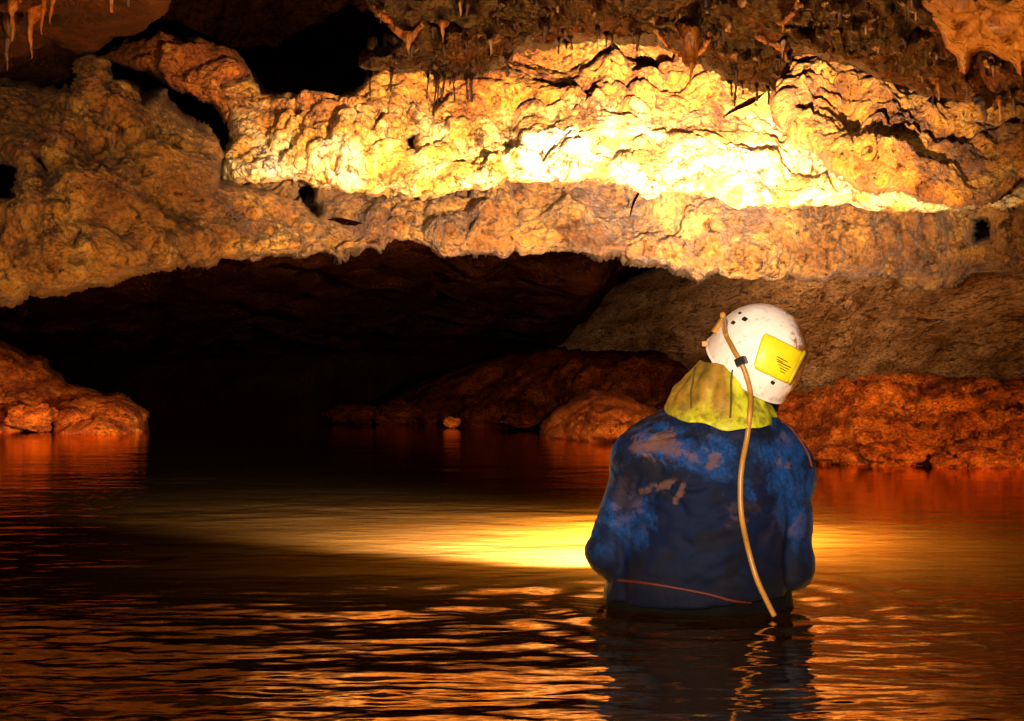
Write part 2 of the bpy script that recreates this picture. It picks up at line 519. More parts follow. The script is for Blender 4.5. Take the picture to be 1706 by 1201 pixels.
rgt, _ = relief('rock_slab',
    [(1292, 160), (1304, 130), (1316, 100), (1350, 98), (1420, 110), (1500, 145), (1560, 160), (1720, 165), (2200, 150), (2200, 360), (1780, 300), (1700, 296), (1660, 330), (1600, 346), (1540, 330), (1480, 312), (1440, 312),
     (1400, 286), (1360, 252), (1320, 226), (1294, 196)],
    [(1300, 150, 6.7), (1320, 110, 6.9), (1340, 225, 6.3), (1500, 170, 6.7), (1480, 300, 5.9), (1600, 330, 5.9), (1650, 200, 6.3), (2200, 200, 6.0), (2200, 340, 5.6)],
    M['amber_rock'], 2.8, 20, .2, 1.0,
    lambda p: popcorn(.04, .05, .030, .3, .12)(p) + .05 * fbm(p * 1.7, 3) + .09 * (.6 - np.abs(fbm(warp(p, 2, .1) @ np.array([[1., 0, .9], [0, 1, 0], [-.6, 0, 1.8]]) * 1.6, 4))) + .06 * (lump(p / .26) - .5) + .02 * (lump(p / .09) - .4) + .012 * fbm(p * 15, 3), 6, seed=10)
tag(rgt, 'dark amber slanting rock slab right of the bright wall, with torn layered edge', 'rock slab')

# mud banks and stones along the far shore
def bank(name, outline, ctrl, mat, label, cat, fn, roll=30, R=.4, step=2.8, seed=20, back=1.6):
    o, _ = relief(name, outline, ctrl, mat, step, roll, R, back, fn, 4, seed=seed)
    tag(o, label, cat)
    return o


bank('mud_bank', [(-400, 560), (-60, 560), (0, 572), (28, 582), (44, 594), (76, 596), (80, 612), (98, 626), (108, 642), (140, 650), (190, 662), (190, 730), (-400, 730)],
     [(-400, 560, 12.6), (0, 575, 12.7), (90, 640, 12.5), (-400, 720, 10.6), (0, 715, 10.9), (190, 720, 11.6)],
     M['mud'], 'reddish mud bank sloping to the water at the far left edge', 'mud bank', layered(.14, .08, .03, 1.1, 2.2), 26, .4, seed=21)
bank('boulder', [(92, 690), (104, 672), (130, 668), (150, 662), (176, 664), (196, 654), (214, 664), (232, 676), (246, 690), (244, 702), (236, 730), (92, 730)],
     [(92, 690, 11.1), (190, 670, 11.0), (246, 700, 11.3), (170, 725, 10.3)],
     M['mud'], 'low rounded orange boulder at the water edge, in front of the left mud bank', 'boulder', popcorn(.08, .10, .05, .30, .13), 30, .35, 2.2, seed=22)
bank('mud_bank', [(1335, 640), (1345, 600), (1380, 588), (1430, 586), (1470, 592), (1520, 612), (1580, 630), (1640, 634), (1706, 636), (2200, 628), (2200, 800), (1700, 800), (1420, 800), (1240, 770), (1080, 750), (1060, 720), (1100, 690), (1250, 660)],
     [(1100, 720, 9.8), (1340, 600, 9.3), (1420, 590, 9.1), (1500, 680, 8.5), (1706, 640, 8.8), (2200, 630, 8.6), (1300, 765, 8.1), (1500, 790, 7.3), (1706, 790, 7.2), (2200, 790, 7.0), (1600, 720, 8.0)],
     M['mud'], 'long red mud bank in layers behind the caver, along the right shore', 'mud bank', layered(.20, .20, .03, .8, 3.4), 40, .4, seed=23)
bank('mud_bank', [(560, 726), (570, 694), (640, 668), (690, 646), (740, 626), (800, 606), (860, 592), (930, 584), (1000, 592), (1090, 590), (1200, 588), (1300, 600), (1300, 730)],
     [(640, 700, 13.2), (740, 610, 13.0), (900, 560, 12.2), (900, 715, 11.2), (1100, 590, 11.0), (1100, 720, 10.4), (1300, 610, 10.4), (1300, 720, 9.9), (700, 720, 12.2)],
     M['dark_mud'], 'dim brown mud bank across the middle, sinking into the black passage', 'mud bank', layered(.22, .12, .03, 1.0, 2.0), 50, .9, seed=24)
bank('mud_mound', [(900, 736), (905, 706), (930, 684), (950, 668), (985, 652), (1020, 652), (1050, 664), (1080, 672), (1110, 690), (1140, 736)],
     [(900, 700, 10.4), (1000, 655, 10.2), (1130, 700, 10.0), (1000, 725, 9.3)],
     M['mud'], 'rounded orange mud mound on the shore beside the caver left shoulder', 'mud mound', layered(.10, .08, .03, 1.2, 2.0), 36, .5, 2.4, seed=25)
STONES = [(600, 690, 52, 14, 12.4, 'low dim stone spit furthest into the black passage', 'dark_mud'), (665, 690, 36, 20, 12.2, 'dim stone on the shore at the left tip of the middle mud bank', 'dark_mud'),
          (752, 703, 13, 8, 11.6, 'small orange stone alone at the water edge of the middle bank', 'mud'), (868, 700, 30, 11, 11.2, 'flat stone at the water edge left of the mud mound', 'dark_mud'),
          (1400, 758, 46, 20, 7.6, 'rounded stone at the right shore, nearest to the caver', 'mud'), (1490, 760, 54, 26, 7.5, 'broad stone at the water edge in the middle of the right shore', 'mud'),
          (1610, 766, 60, 22, 7.4, 'stone at the water edge toward the right end of the shore', 'mud'), (56, 694, 40, 22, 10.9, 'lumpy stone between the left mud bank and the boulder', 'mud')]
for k, (px, py, rx, ry, d, lab, mt) in enumerate(STONES):
    bm = bmesh.new()
    bmesh.ops.create_icosphere(bm, subdivisions=5, radius=1)
    me = bpy.data.meshes.new('stone'); bm.to_mesh(me); bm.free()
    o = bpy.data.objects.new('stone', me); C.objects.link(o)
    me.materials.append(M[mt])
    me.polygons.foreach_set('use_smooth', np.ones(len(me.polygons), dtype=bool))
    co = get_co(o)
    q = co * np.array([1, 1, 1]) + k * 7.7
    co = co * (1 + .35 * fbm(q * 1.3, 3) + .22 * (lump(q * 2.2) - .5) + .05 * fbm(q * 7, 3))[:, None]
    co = co * np.array([rx / F * d, rx / F * d * .8, ry / F * d])
    set_co(o, co)
    o.location = at(px, py, d)
    tag(o, lab, 'stone', 'stones along the far shore')


# ------------------------------------------------------------------ stalactites
def lathe_tube(pts, radii, seg=12, jitter=.12, seed=0):
    pts = np.array(pts, dtype=float); n = len(pts)
    V = []; Fc = []
    for i in range(n):
        t = pts[min(i + 1, n - 1)] - pts[max(i - 1, 0)]
        t /= max(np.linalg.norm(t), 1e-9)
        a = np.cross(t, (0, 1, 0)); 
        if np.linalg.norm(a) < .2: a = np.cross(t, (1, 0, 0))
        a /= np.linalg.norm(a); b = np.cross(t, a)
        for s in range(seg):
            an = 2 * math.pi * s / seg
            V.append(pts[i] + radii[i] * (a * math.cos(an) + b * math.sin(an)))
    V = np.array(V)
    if jitter:
        ctr = np.repeat(pts, seg, 0)
        rr = np.repeat(np.array(radii), seg)
        jn = fbm(V * 28 + seed * 5.1, 3)
        V = ctr + (V - ctr) * (1 + jitter * 2.2 * jn)[:, None]
    for i in range(n - 1):
        for s in range(seg):
            a = i * seg + s; b = i * seg + (s + 1) % seg
            Fc.append((a, b, b + seg, a + seg))
    Fc.append(tuple(range(seg))[::-1]); Fc.append(tuple((n - 1) * seg + s for s in range(seg)))
    return V, Fc


_cv = BVHTree.FromPolygons([v.co for v in ceil.data.vertices], [tuple(p.vertices) for p in ceil.data.polygons])
_cv2 = BVHTree.FromPolygons([v.co for v in ceil2.data.vertices], [tuple(p.vertices) for p in ceil2.data.polygons])


def root_depth(px, py, d):
    """depth of the ceiling rock a stalactite grows from"""
    v = Vector(at(px, py, 1.0)) - Vector((0, 0, CAMZ))
    for t in (_cv, _cv2):
        loc, nrm, k, dist = t.ray_cast(Vector((0, 0, CAMZ)), v.normalized())
        if loc is not None: return loc.y
    return d


def flow_mesh(name, V, Fc, mat):
    me = bpy.data.meshes.new(name)
    me.from_pydata([tuple(v) for v in V], [], Fc)
    me.polygons.foreach_set('use_smooth', np.ones(len(me.polygons), dtype=bool))
    me.materials.append(M[mat])
    o = bpy.data.objects.new(name, me); C.objects.link(o)
    return o


def stalactite(px, tip, base, width, d, mat, label, ridge=None, name='stalactite', group='stalactites hanging from the cave ceiling'):
    d = root_depth(px, base + 4, d) - .012
    if d > 5.6: d = 5.6
    z0 = np.array(at(px, base, d)); z1 = np.array(at(px, tip, d))
    L = z0[2] - z1[2]; w = width / F * d * .5
    ts = np.linspace(0, 1, 22)
    lean = random.uniform(-.07, .07); bow = random.uniform(-.04, .04)
    thin = width < 9
    pts = [z0 + np.array([0, .05, .09]), z0 + np.array([0, .03, .045])]
    rad = [w * (5.5 if thin else 3.4), w * (3.4 if thin else 2.3)]
    for k, t in enumerate(ts):
        pts.append(z0 + (z1 - z0) * t + np.array([lean * L * t * t + bow * L * math.sin(t * 5), .03 * (1 - t) ** 4, 0]))
        r = w * ((.70 + 1.7 * (1 - t) ** 7) if thin else (.26 + .72 * (1 - t) ** 1.25 + .9 * (1 - t) ** 7))
        r *= 1 + .10 * math.sin(t * 17 + px) + random.uniform(-.07, .07)
        if t > .96: r *= .8
        rad.append(r)
    pts.append(z1 + np.array([lean * L, 0, -w * .45])); rad.append(w * .10)
    V, Fc = lathe_tube(pts, rad, 14, .20, px)
    o = flow_mesh(name, V - z0, Fc, mat)
    o.location = tuple(z0)
    tag(o, label, 'stalactite', group)
    for rd in ridge or ():
        rs = spline([(x, y, wd) for x, y, wd in rd], 9)
        P2 = []; R2 = []; pd = d
        for q in rs:
            dd = root_depth(q[0], q[1], pd)
            pd = pd + np.clip(dd - pd, -.03, .03)
            P2.append(np.array(at(q[0], q[1], pd + .004))); R2.append(max(2, q[2]) / F * pd * .62)
        V, Fc = lathe_tube(P2, R2, 14, .26, px + 3)
        ro = flow_mesh('flowstone_ridge', V - z0, Fc, mat); ro.parent = o
    return o


def spline(pts, n):
    """Catmull-Rom through the points"""
    P = np.array(pts, dtype=float)
    P = np.vstack([2 * P[0] - P[1], P, 2 * P[-1] - P[-2]])
    out = []
    for i in range(1, len(P) - 2):
        for t in np.linspace(0, 1, n, endpoint=False):
            a, b, c, e = P[i - 1], P[i], P[i + 1], P[i + 2]
            out.append(.5 * ((2 * b) + (c - a) * t + (2 * a - 5 * b + 4 * c - e) * t * t + (3 * b - a - 3 * c + e) * t ** 3))
    out.append(P[-2])
    return np.array(out)


ST = [
    (12, 116, 60, 11, 3.9, 'dark_flowstone', 'greyish tapering stalactite lowest of the bunch in the top left corner'),
    (22, 66, -10, 15, 3.7, 'flowstone', 'pale amber stalactite nearest the left edge, above the greyish one'),
    (50, 95, 22, 14, 3.8, 'flowstone', 'amber carrot-shaped stalactite in the middle of the left corner bunch'),
    (70, 56, -14, 9, 3.7, 'flowstone', 'slim pale stalactite right of the carrot-shaped one at top left'),
    (86, 38, -20, 10, 3.7, 'flowstone', 'short slim stalactite at the right end of the left corner bunch'),
    (186, 20, -40, 8, 3.6, 'flowstone', 'lone pale stalactite tip above the orange slab, at the top edge'),
    (214, 10, -40, 6, 3.6, 'dark_flowstone', 'small dark stalactite tip just right of the lone pale one'),
    (738, 68, 30, 13, 3.05, 'flowstone', 'stubby brown stalactite just right of the long diagonal ridge'),
    (722, 62, 36, 9, 3.05, 'dark_flowstone', 'smaller stub beside the stubby brown stalactite, on its left'),
    (617, 160, 118, 5, 3.78, 'dark_flowstone', 'dim straw at the far left over the black hollow'),
    (652, 152, 110, 6, 3.78, 'dark_flowstone', 'dim straw left of the row against the bright arch'),
    (712, 166, 116, 4, 3.38, 'dark_flowstone', 'faint short straw that starts the row at its left end'),
    (724, 192, 118, 5, 3.38, 'dark_flowstone', 'longest straw of the row, second from its left end'),
    (731, 176, 118, 4, 3.33, 'dark_flowstone', 'thin straw touching the longest straw on its right'),
    (738, 166, 118, 6, 3.38, 'dark_flowstone', 'thick short straw right of the pair of long straws'),
    (757, 168, 118, 5, 3.38, 'dark_flowstone', 'lone straw in the middle of the row, with gaps on both sides'),
    (777, 166, 120, 5, 3.38, 'dark_flowstone', 'left one of the close pair ending the row of straws'),
    (786, 170, 120, 6, 3.38, 'dark_flowstone', 'right one of the close pair ending the row of straws'),
    (846, 128, 88, 7, 3.33, 'dark_flowstone', 'small stalactite where the ceiling meets the left foot of the arch'),
    (931, 90, 58, 4, 3.28, 'dark_flowstone', 'leftmost tiny straw under the top of the arch'),
    (952, 82, 56, 5, 3.28, 'dark_flowstone', 'second tiny straw under the top of the arch'),
    (1021, 77, 54, 4, 3.28, 'dark_flowstone', 'third tiny straw, at the crown of the arch'),
    (1063, 84, 48, 8, 3.28, 'dark_flowstone', 'little cone right of the crown of the arch'),
    (1218, 160, 130, 5, 3.48, 'dark_flowstone', 'short straw left of the long one over the bright wall'),
    (1225, 177, 104, 6, 3.43, 'dark_flowstone', 'long brown straw hanging before the right part of the bright wall'),
    (1238, 158, 132, 5, 3.48, 'dark_flowstone', 'short straw right of the long brown straw'),
    (1262, 168, 136, 6, 3.48, 'dark_flowstone', 'dark spike between the long brown straw and the arch foot'),
    (1280, 174, 138, 5, 3.48, 'dark_flowstone', 'dark spike at the right foot of the arch'),
    (1565, 166, 128, 7, 3.38, 'flowstone', 'left leg of the amber pair below the big drip, upper right'),
    (1554, 176, 140, 5, 3.38, 'dark_flowstone', 'thin dark straw left of the amber pair at upper right'),
    (1612, 168, 124, 5, 3.38, 'dark_flowstone', 'thin straw right below the big wet drip'),
    (1640, 202, 160, 26, 3.28, 'dark_flowstone', 'broad greyish cone at right, pointing down over the amber slab'),
    (1668, 200, 156, 8, 3.28, 'flowstone', 'amber straw just right of the broad greyish cone'),
    (1690, 188, 152, 7, 3.28, 'dark_flowstone', 'dark straw nearest the right edge beside the amber one'),
]
for a in ST:
    stalactite(*a)
stalactite(680, 86, 50, 18, 3.0, 'flowstone', 'amber drip at the foot of a long diagonal ridge beside the black hollow',
           [[(604, -14, 12), (625, 8, 11), (645, 30, 12), (662, 46, 14), (680, 60, 14)], [(706, 40, 7), (694, 52, 9), (682, 64, 12)]])
stalactite(1152, 140, 96, 12, 3.25, 'flowstone', 'small drip where two curved ridges meet in a V above the arch',
           [[(1092, 52, 6), (1112, 74, 8), (1134, 90, 9), (1151, 102, 10)], [(1182, 56, 6), (1176, 76, 8), (1162, 90, 9), (1153, 102, 10)]])
stalactite(1308, 102, 74, 8, 3.3, 'flowstone', 'thin drip under a ridge running down to the right, by the amber slab',
           [[(1250, 52, 7), (1270, 64, 9), (1292, 74, 9), (1308, 80, 8)]])
stalactite(1305, 50, 30, 9, 2.95, 'flowstone', 'pale drip on a ridge slanting down to the left, near the top edge',
           [[(1334, -16, 8), (1328, 8, 8), (1316, 26, 9), (1305, 36, 9)]])

# crowd of small knobbly drips all over the dark ceiling
rn = random.Random(5)
for k in range(110):
    x = rn.uniform(625, 1700); y = rn.uniform(-6, 128)
    if root_depth(x, y, 99) > 50 or root_depth(x, y + 2, 99) > 50: continue
    ln = rn.choice((6, 9, 12, 16, 22)); wd = rn.choice((4, 5, 6, 9, 13))
    if wd > 8: ln *= 1.4
    stalactite(x, y + ln, y, wd, 3.4, rn.choice(('dark_flowstone', 'dark_flowstone', 'brown_drip')), 'small knobbly drip among the crowd on the dark brown ceiling',
               group='small drips crowding the dark ceiling')

# big wet flowstone mass in the top right corner
fl, flD = relief('flowstone_mass',
    [(1512, -200), (1524, -30), (1534, 10), (1552, 32), (1568, 58), (1574, 80), (1592, 94), (1598, 118), (1608, 124), (1617, 116), (1622, 92), (1640, 84), (1664, 94), (1686, 104), (1694, 124), (1702, 128), (1712, 110), (1740, 90), (1800, 70), (2100, 30), (2100, -200)],
    [(1520, -200, 2.2), (1560, 0, 2.75), (1607, 110, 2.95), (1700, 120, 2.95), (1640, 40, 2.7), (2100, 0, 2.6), (2100, -200, 2.0)],
    M['flowstone'], 2.4, 16, .10, .4, lambda p: .03 * fbm(p * np.array([6, 6, 2.5]), 4) + .012 * (lump(p / .08) - .4) + .003 * fbm(p * 30, 3), 2, seed=30)
tag(fl, 'wet orange flowstone mass with two drips in the top right corner', 'flowstone')


# ------------------------------------------------------------------ water
def build_water():
    py = np.concatenate([np.linspace(4200, 1420, 40), np.arange(1416, 664, -1.25)])
    dd = CAMZ * F / (py - 600.5)
    t = np.concatenate([np.linspace(-1.6, -.42, 40), np.linspace(-.418, .418, 720), np.linspace(.42, 1.6, 40)])
    T, Dm = np.meshgrid(t, dd)
    X = (T * (Dm + .5)).ravel(); Y = Dm.ravel()
    p1 = np.stack([X * 2.6, Y * 7.0, np.full(len(X), 3.3)], 1)
    p2 = np.stack([X * 7.0, Y * 17.0, np.full(len(X), 9.3)], 1)
    p3 = np.stack([X * 1.0, Y * 2.4, np.full(len(X), 1.3)], 1)
    near = np.clip((4.6 - Y) / 2.2, 0, 1)
    patch = .45 + .9 * np.clip(fbm(np.stack([X * .8, Y * 1.1, np.zeros(len(X))], 1), 2) + .4, 0, 1)
    a = (.25 + .75 * near) * patch
    Z = a * (.0044 * fbm(warp(p1, .6, .5), 3) + .0020 * fbm(p2, 3)) + .0030 * fbm(p3, 2) * (.4 + .6 * near)
    # small ring round the wader
    r = np.hypot(X - .43, Y - 3.2)
    Z += .0022 * np.sin(r * 46) * np.exp(-((r - .3) / .25) ** 2)
    P = np.stack([X, Y, Z], 1)
    W = len(t); H = len(dd)
    idx = np.arange(W * H).reshape(H, W)
    f = np.stack([idx[:-1, :-1], idx[:-1, 1:], idx[1:, 1:], idx[1:, :-1]], -1).reshape(-1, 4)
    m, nt, b = mat_new('turbid_water')
    out = b.outputs[0].links[0].to_node
    nt.nodes.remove(b)
    tc = nt.nodes.new('ShaderNodeTexCoord').outputs['Object']
    nb = noise(nt, tc, 1.0, 3, .5, .2, (14, 38, 1))
    bp = nt.nodes.new('ShaderNodeBump'); bp.inputs['Strength'].default_value = .10; bp.inputs['Distance'].default_value = .01
    nt.links.new(nb, bp.inputs['Height'])
    nc = noise(nt, tc, 1.0, 4, .6, .5, (1.2, 5, 1))
    silt = nt.nodes.new('ShaderNodeBsdfDiffuse')
    nt.links.new(ramp(nt, nc, [(.3, (.014, .0050, .0009)), (.7, (.021, .0090, .0022))]), silt.inputs['Color'])
    shine = nt.nodes.new('ShaderNodeBsdfGlossy')
    shine.inputs['Color'].default_value = (1, .64, .29, 1); shine.inputs['Roughness'].default_value = .06
    nt.links.new(bp.outputs[0], shine.inputs['Normal'])
    fr = nt.nodes.new('ShaderNodeFresnel'); fr.inputs['IOR'].default_value = 2.1
    nt.links.new(bp.outputs[0], fr.inputs['Normal'])
    mx = nt.nodes.new('ShaderNodeMixShader')
    fm = nd(nt, 'ShaderNodeMath', operation='MULTIPLY', use_clamp=True); nt.links.new(fr.outputs[0], fm.inputs[0]); fm.inputs[1].default_value = 1.6
    nt.links.new(fm.outputs[0], mx.inputs[0]); nt.links.new(silt.outputs[0], mx.inputs[1]); nt.links.new(shine.outputs[0], mx.inputs[2])
    nt.links.new(mx.outputs[0], out.inputs[0])
    o = mesh_obj('water', P, f, m)
    tag(o, kind='structure')
    return o


water = build_water()

# ------------------------------------------------------------------ the caver
PO = np.array([.44, 3.2, 0.0])          # standing point on the water line
person = empty('person', tuple(PO))
tag(person, 'caver seen from behind, waist deep, in muddy blue jacket, yellow hood and white helmet', 'person')


def vdb_mesh(sdf, lo, hi, h):
    import openvdb
    n = np.ceil((np.array(hi) - np.array(lo)) / h).astype(int) + 1
    ax = [lo[i] + h * np.arange(n[i]) for i in range(3)]
    X, Y, Z = np.meshgrid(*ax, indexing='ij')
    P = np.stack([X.ravel(), Y.ravel(), Z.ravel()], 1).astype(np.float32)
    val = np.concatenate([sdf(P[s:s + 400000]) for s in range(0, len(P), 400000)]).reshape(X.shape).astype(np.float32)
    gr = openvdb.FloatGrid(1.0)
    gr.copyFromArray(val)
    gr.gridClass = openvdb.GridClass.LEVEL_SET
    pts, quads = gr.convertToQuads() if hasattr(gr, 'convertToQuads') else gr.convertToPolygons(0.0, 0.0)[::2]
    return np.array(pts, dtype=np.float64) * h + np.array(lo), np.array(quads)[:, ::-1]


def smin(a, b, k):
    h = np.clip(.5 + .5 * (b - a) / k, 0, 1)
    return b + (a - b) * h - k * h * (1 - h)


def cap(p, a, b, ra, rb):
    a = np.array(a, dtype=np.float32); b = np.array(b, dtype=np.float32)
    d = b - a
    t = np.clip(((p - a) @ d) / (d @ d), 0, 1)
    return np.linalg.norm(p - (a + t[:, None] * d), axis=1) - (ra + (rb - ra) * t)


def ell(p, c, r, Rm=None):
    q = p - np.array(c, dtype=np.float32)
    if Rm is not None: q = q @ np.array(Rm, dtype=np.float32)
    r = np.array(r, dtype=np.float32)
    k0 = np.linalg.norm(q / r, axis=1); k1 = np.linalg.norm(q / (r * r), axis=1)
    return k0 * (k0 - 1) / np.maximum(k1, 1e-6)


HR = np.array(Matrix.Rotation(math.radians(31), 3, 'Y') @ Matrix.Rotation(math.radians(20), 3, 'X') @ Matrix.Rotation(math.radians(14), 3, 'Z'))
HC = np.array([.098, .03, .535])        # head centre


def hl(x, y, z): return HC + HR @ np.array([x, y, z])


SH = {-1: (-.130, .005, .315), 1: (.150, .005, .295)}
EL = {-1: (-.205, -.005, .125), 1: (.172, -.005, .088)}
WR = {-1: (-.085, .225, .110), 1: (.065, .235, .100)}


def torso_sdf(p, g=0.0):
    d = ell(p, (-.018, .0, -.03), (.204 + g, .132 + g, .21))
    d = smin(d, ell(p, (-.015, -.01, .12), (.155 + g, .13 + g, .19)), .08)
    d = smin(d, ell(p, (.012, -.012, .26), (.165 + g, .125 + g, .15)), .08)
    d = smin(d, ell(p, (.02, .0, .36), (.135 + g, .095 + g, .085)), .07)
    for s in (-1, 1):
        d = smin(d, cap(p, SH[s], (.02, .01, .37), .070 + g, .07 + g), .06)
    return d


def arms_sdf(p, g=0.0):
    d = None
    for s in (-1, 1):
        a = smin(cap(p, SH[s], EL[s], .068 + g, .046 + g), cap(p, EL[s], WR[s], .046 + g, .032 + g), .025)
        d = a if d is None else np.minimum(d, a)
    return d


def hand_sdf(p, s):
    w = np.array(WR[s]); c = np.array([-.01 + s * .018, .30, .105])
    d = cap(p, w, c - [0, .02, 0], .028, .026)
    d = smin(d, ell(p, c, (.022, .045, .036)), .02)
    for k, (dz, ln) in enumerate(((.027, .046), (.010, .052), (-.007, .048), (-.023, .038))):
        a = c + np.array([s * .010, .038, dz]); b = a + np.array([-s * .012, ln * .62, -.004]); e = b + np.array([-s * .022, ln * .30, -.006])
        d = smin(d, np.minimum(cap(p, a, b, .0095, .009), cap(p, b, e, .009, .0075)), .006)
    a = c + np.array([-s * .004, -.005, .034]); b = a + np.array([-s * .016, .026, .018]); e = b + np.array([-s * .012, .024, .002])
    return smin(d, np.minimum(cap(p, a, b, .012, .0105), cap(p, b, e, .0105, .009)), .008)


def head_sdf(p, g=0.0):
    d = ell(p, hl(0, -.005, .02), (.074 + g, .094 + g, .088 + g), HR)
    d = smin(d, ell(p, hl(0, .035, -.055), (.052 + g, .058 + g, .062 + g), HR), .04)
    return d


def neck_sdf(p, g=0.0):
    return cap(p, (.025, .005, .35), hl(0, -.02, -.06), .062 + g, .056 + g)


def body_sdf(p):
    d = smin(torso_sdf(p, -.006), arms_sdf(p, -.008), .02)
    d = smin(d, np.minimum(hand_sdf(p, -1), hand_sdf(p, 1)), .012)
    d = smin(d, neck_sdf(p), .04)
    h = head_sdf(p)
    h = smin(h, cap(p, hl(0, .085, .012), hl(0, .108, -.028), .008, .013), .014)          # nose
    h = smin(h, cap(p, hl(-.018, .092, -.062), hl(.018, .092, -.062), .007, .007), .008)   # lips
    h = np.maximum(h, -cap(p, hl(-.014, .100, -.063), hl(.014, .100, -.063), .0025, .0025))
    for s in (-1, 1):
        h = np.maximum(h, -(ell(p, hl(s * .030, .095, .010), (.016, .016, .011), HR)))     # eye sockets
        h = smin(h, ell(p, hl(s * .030, .078, .010), (.012, .012, .011), HR), .003)
        h = smin(h, ell(p, hl(s * .077, -.01, -.008), (.010, .020, .032), HR), .008)       # ears
    d = smin(d, h, .03)
    for s in (-1, 1):
        d = smin(d, cap(p, (s * .085, 0, -.12), (s * .095, .015, -.54), .088, .056), .05)
        d = smin(d, cap(p, (s * .095, .015, -.54), (s * .10, -.01, -.98), .056, .038), .03)
        d = smin(d, cap(p, (s * .10, -.01, -1.0), (s * .11, .14, -1.02), .04, .030), .03)
    return d


def link_part(name, V, Fq, mat, parent=person, fn=None):
    o = mesh_obj(name, V, Fq, mat, parent)
    if fn is not None: displace(o, fn)
    return o


def simple(name, col, rough=.6, spec=.3, bump=0, bscale=60, var=.3):
    m, nt, b = mat_new(name)
    tc = nt.nodes.new('ShaderNodeTexCoord').outputs['Object']
    n = noise(nt, tc, 22, 6, .6, .3)
    nt.links.new(ramp(nt, n, [(.3, tuple(c * (1 - var) for c in col)), (.7, tuple(min(1, c * (1 + var)) for c in col))]), b.inputs['Base Color'])
    b.inputs['Roughness'].default_value = rough
    b.inputs['Specular IOR Level'].default_value = spec
    if bump:
        nb = noise(nt, tc, bscale, 6, .6)
        bp = nt.nodes.new('ShaderNodeBump'); bp.inputs['Strength'].default_value = bump; bp.inputs['Distance'].default_value = .004
        nt.links.new(nb, bp.inputs['Height']); nt.links.new(bp.outputs[0], b.inputs['Normal'])
    return m


M['skin'] = simple('skin', (.42, .22, .14), .5, .4, .1, 120, .12)
M['neoprene'] = simple('black_neoprene', (.003, .0025, .0025), .95, .04, .2)
M['rubber'] = simple('tan_rubber', (.30, .135, .022), .4, .4, .1, 80, .25)
M['black_plastic'] = simple('black_plastic', (.012, .010, .010), .4, .4)
M['red_cloth'] = simple('red_cloth', (.055, .006, .003), .6, .3, .2)
M['metal'] = simple('dull_metal', (.35, .30, .26), .35, .6)
M['seam'] = simple('seam_tape', (.07, .06, .010), .7, .2)


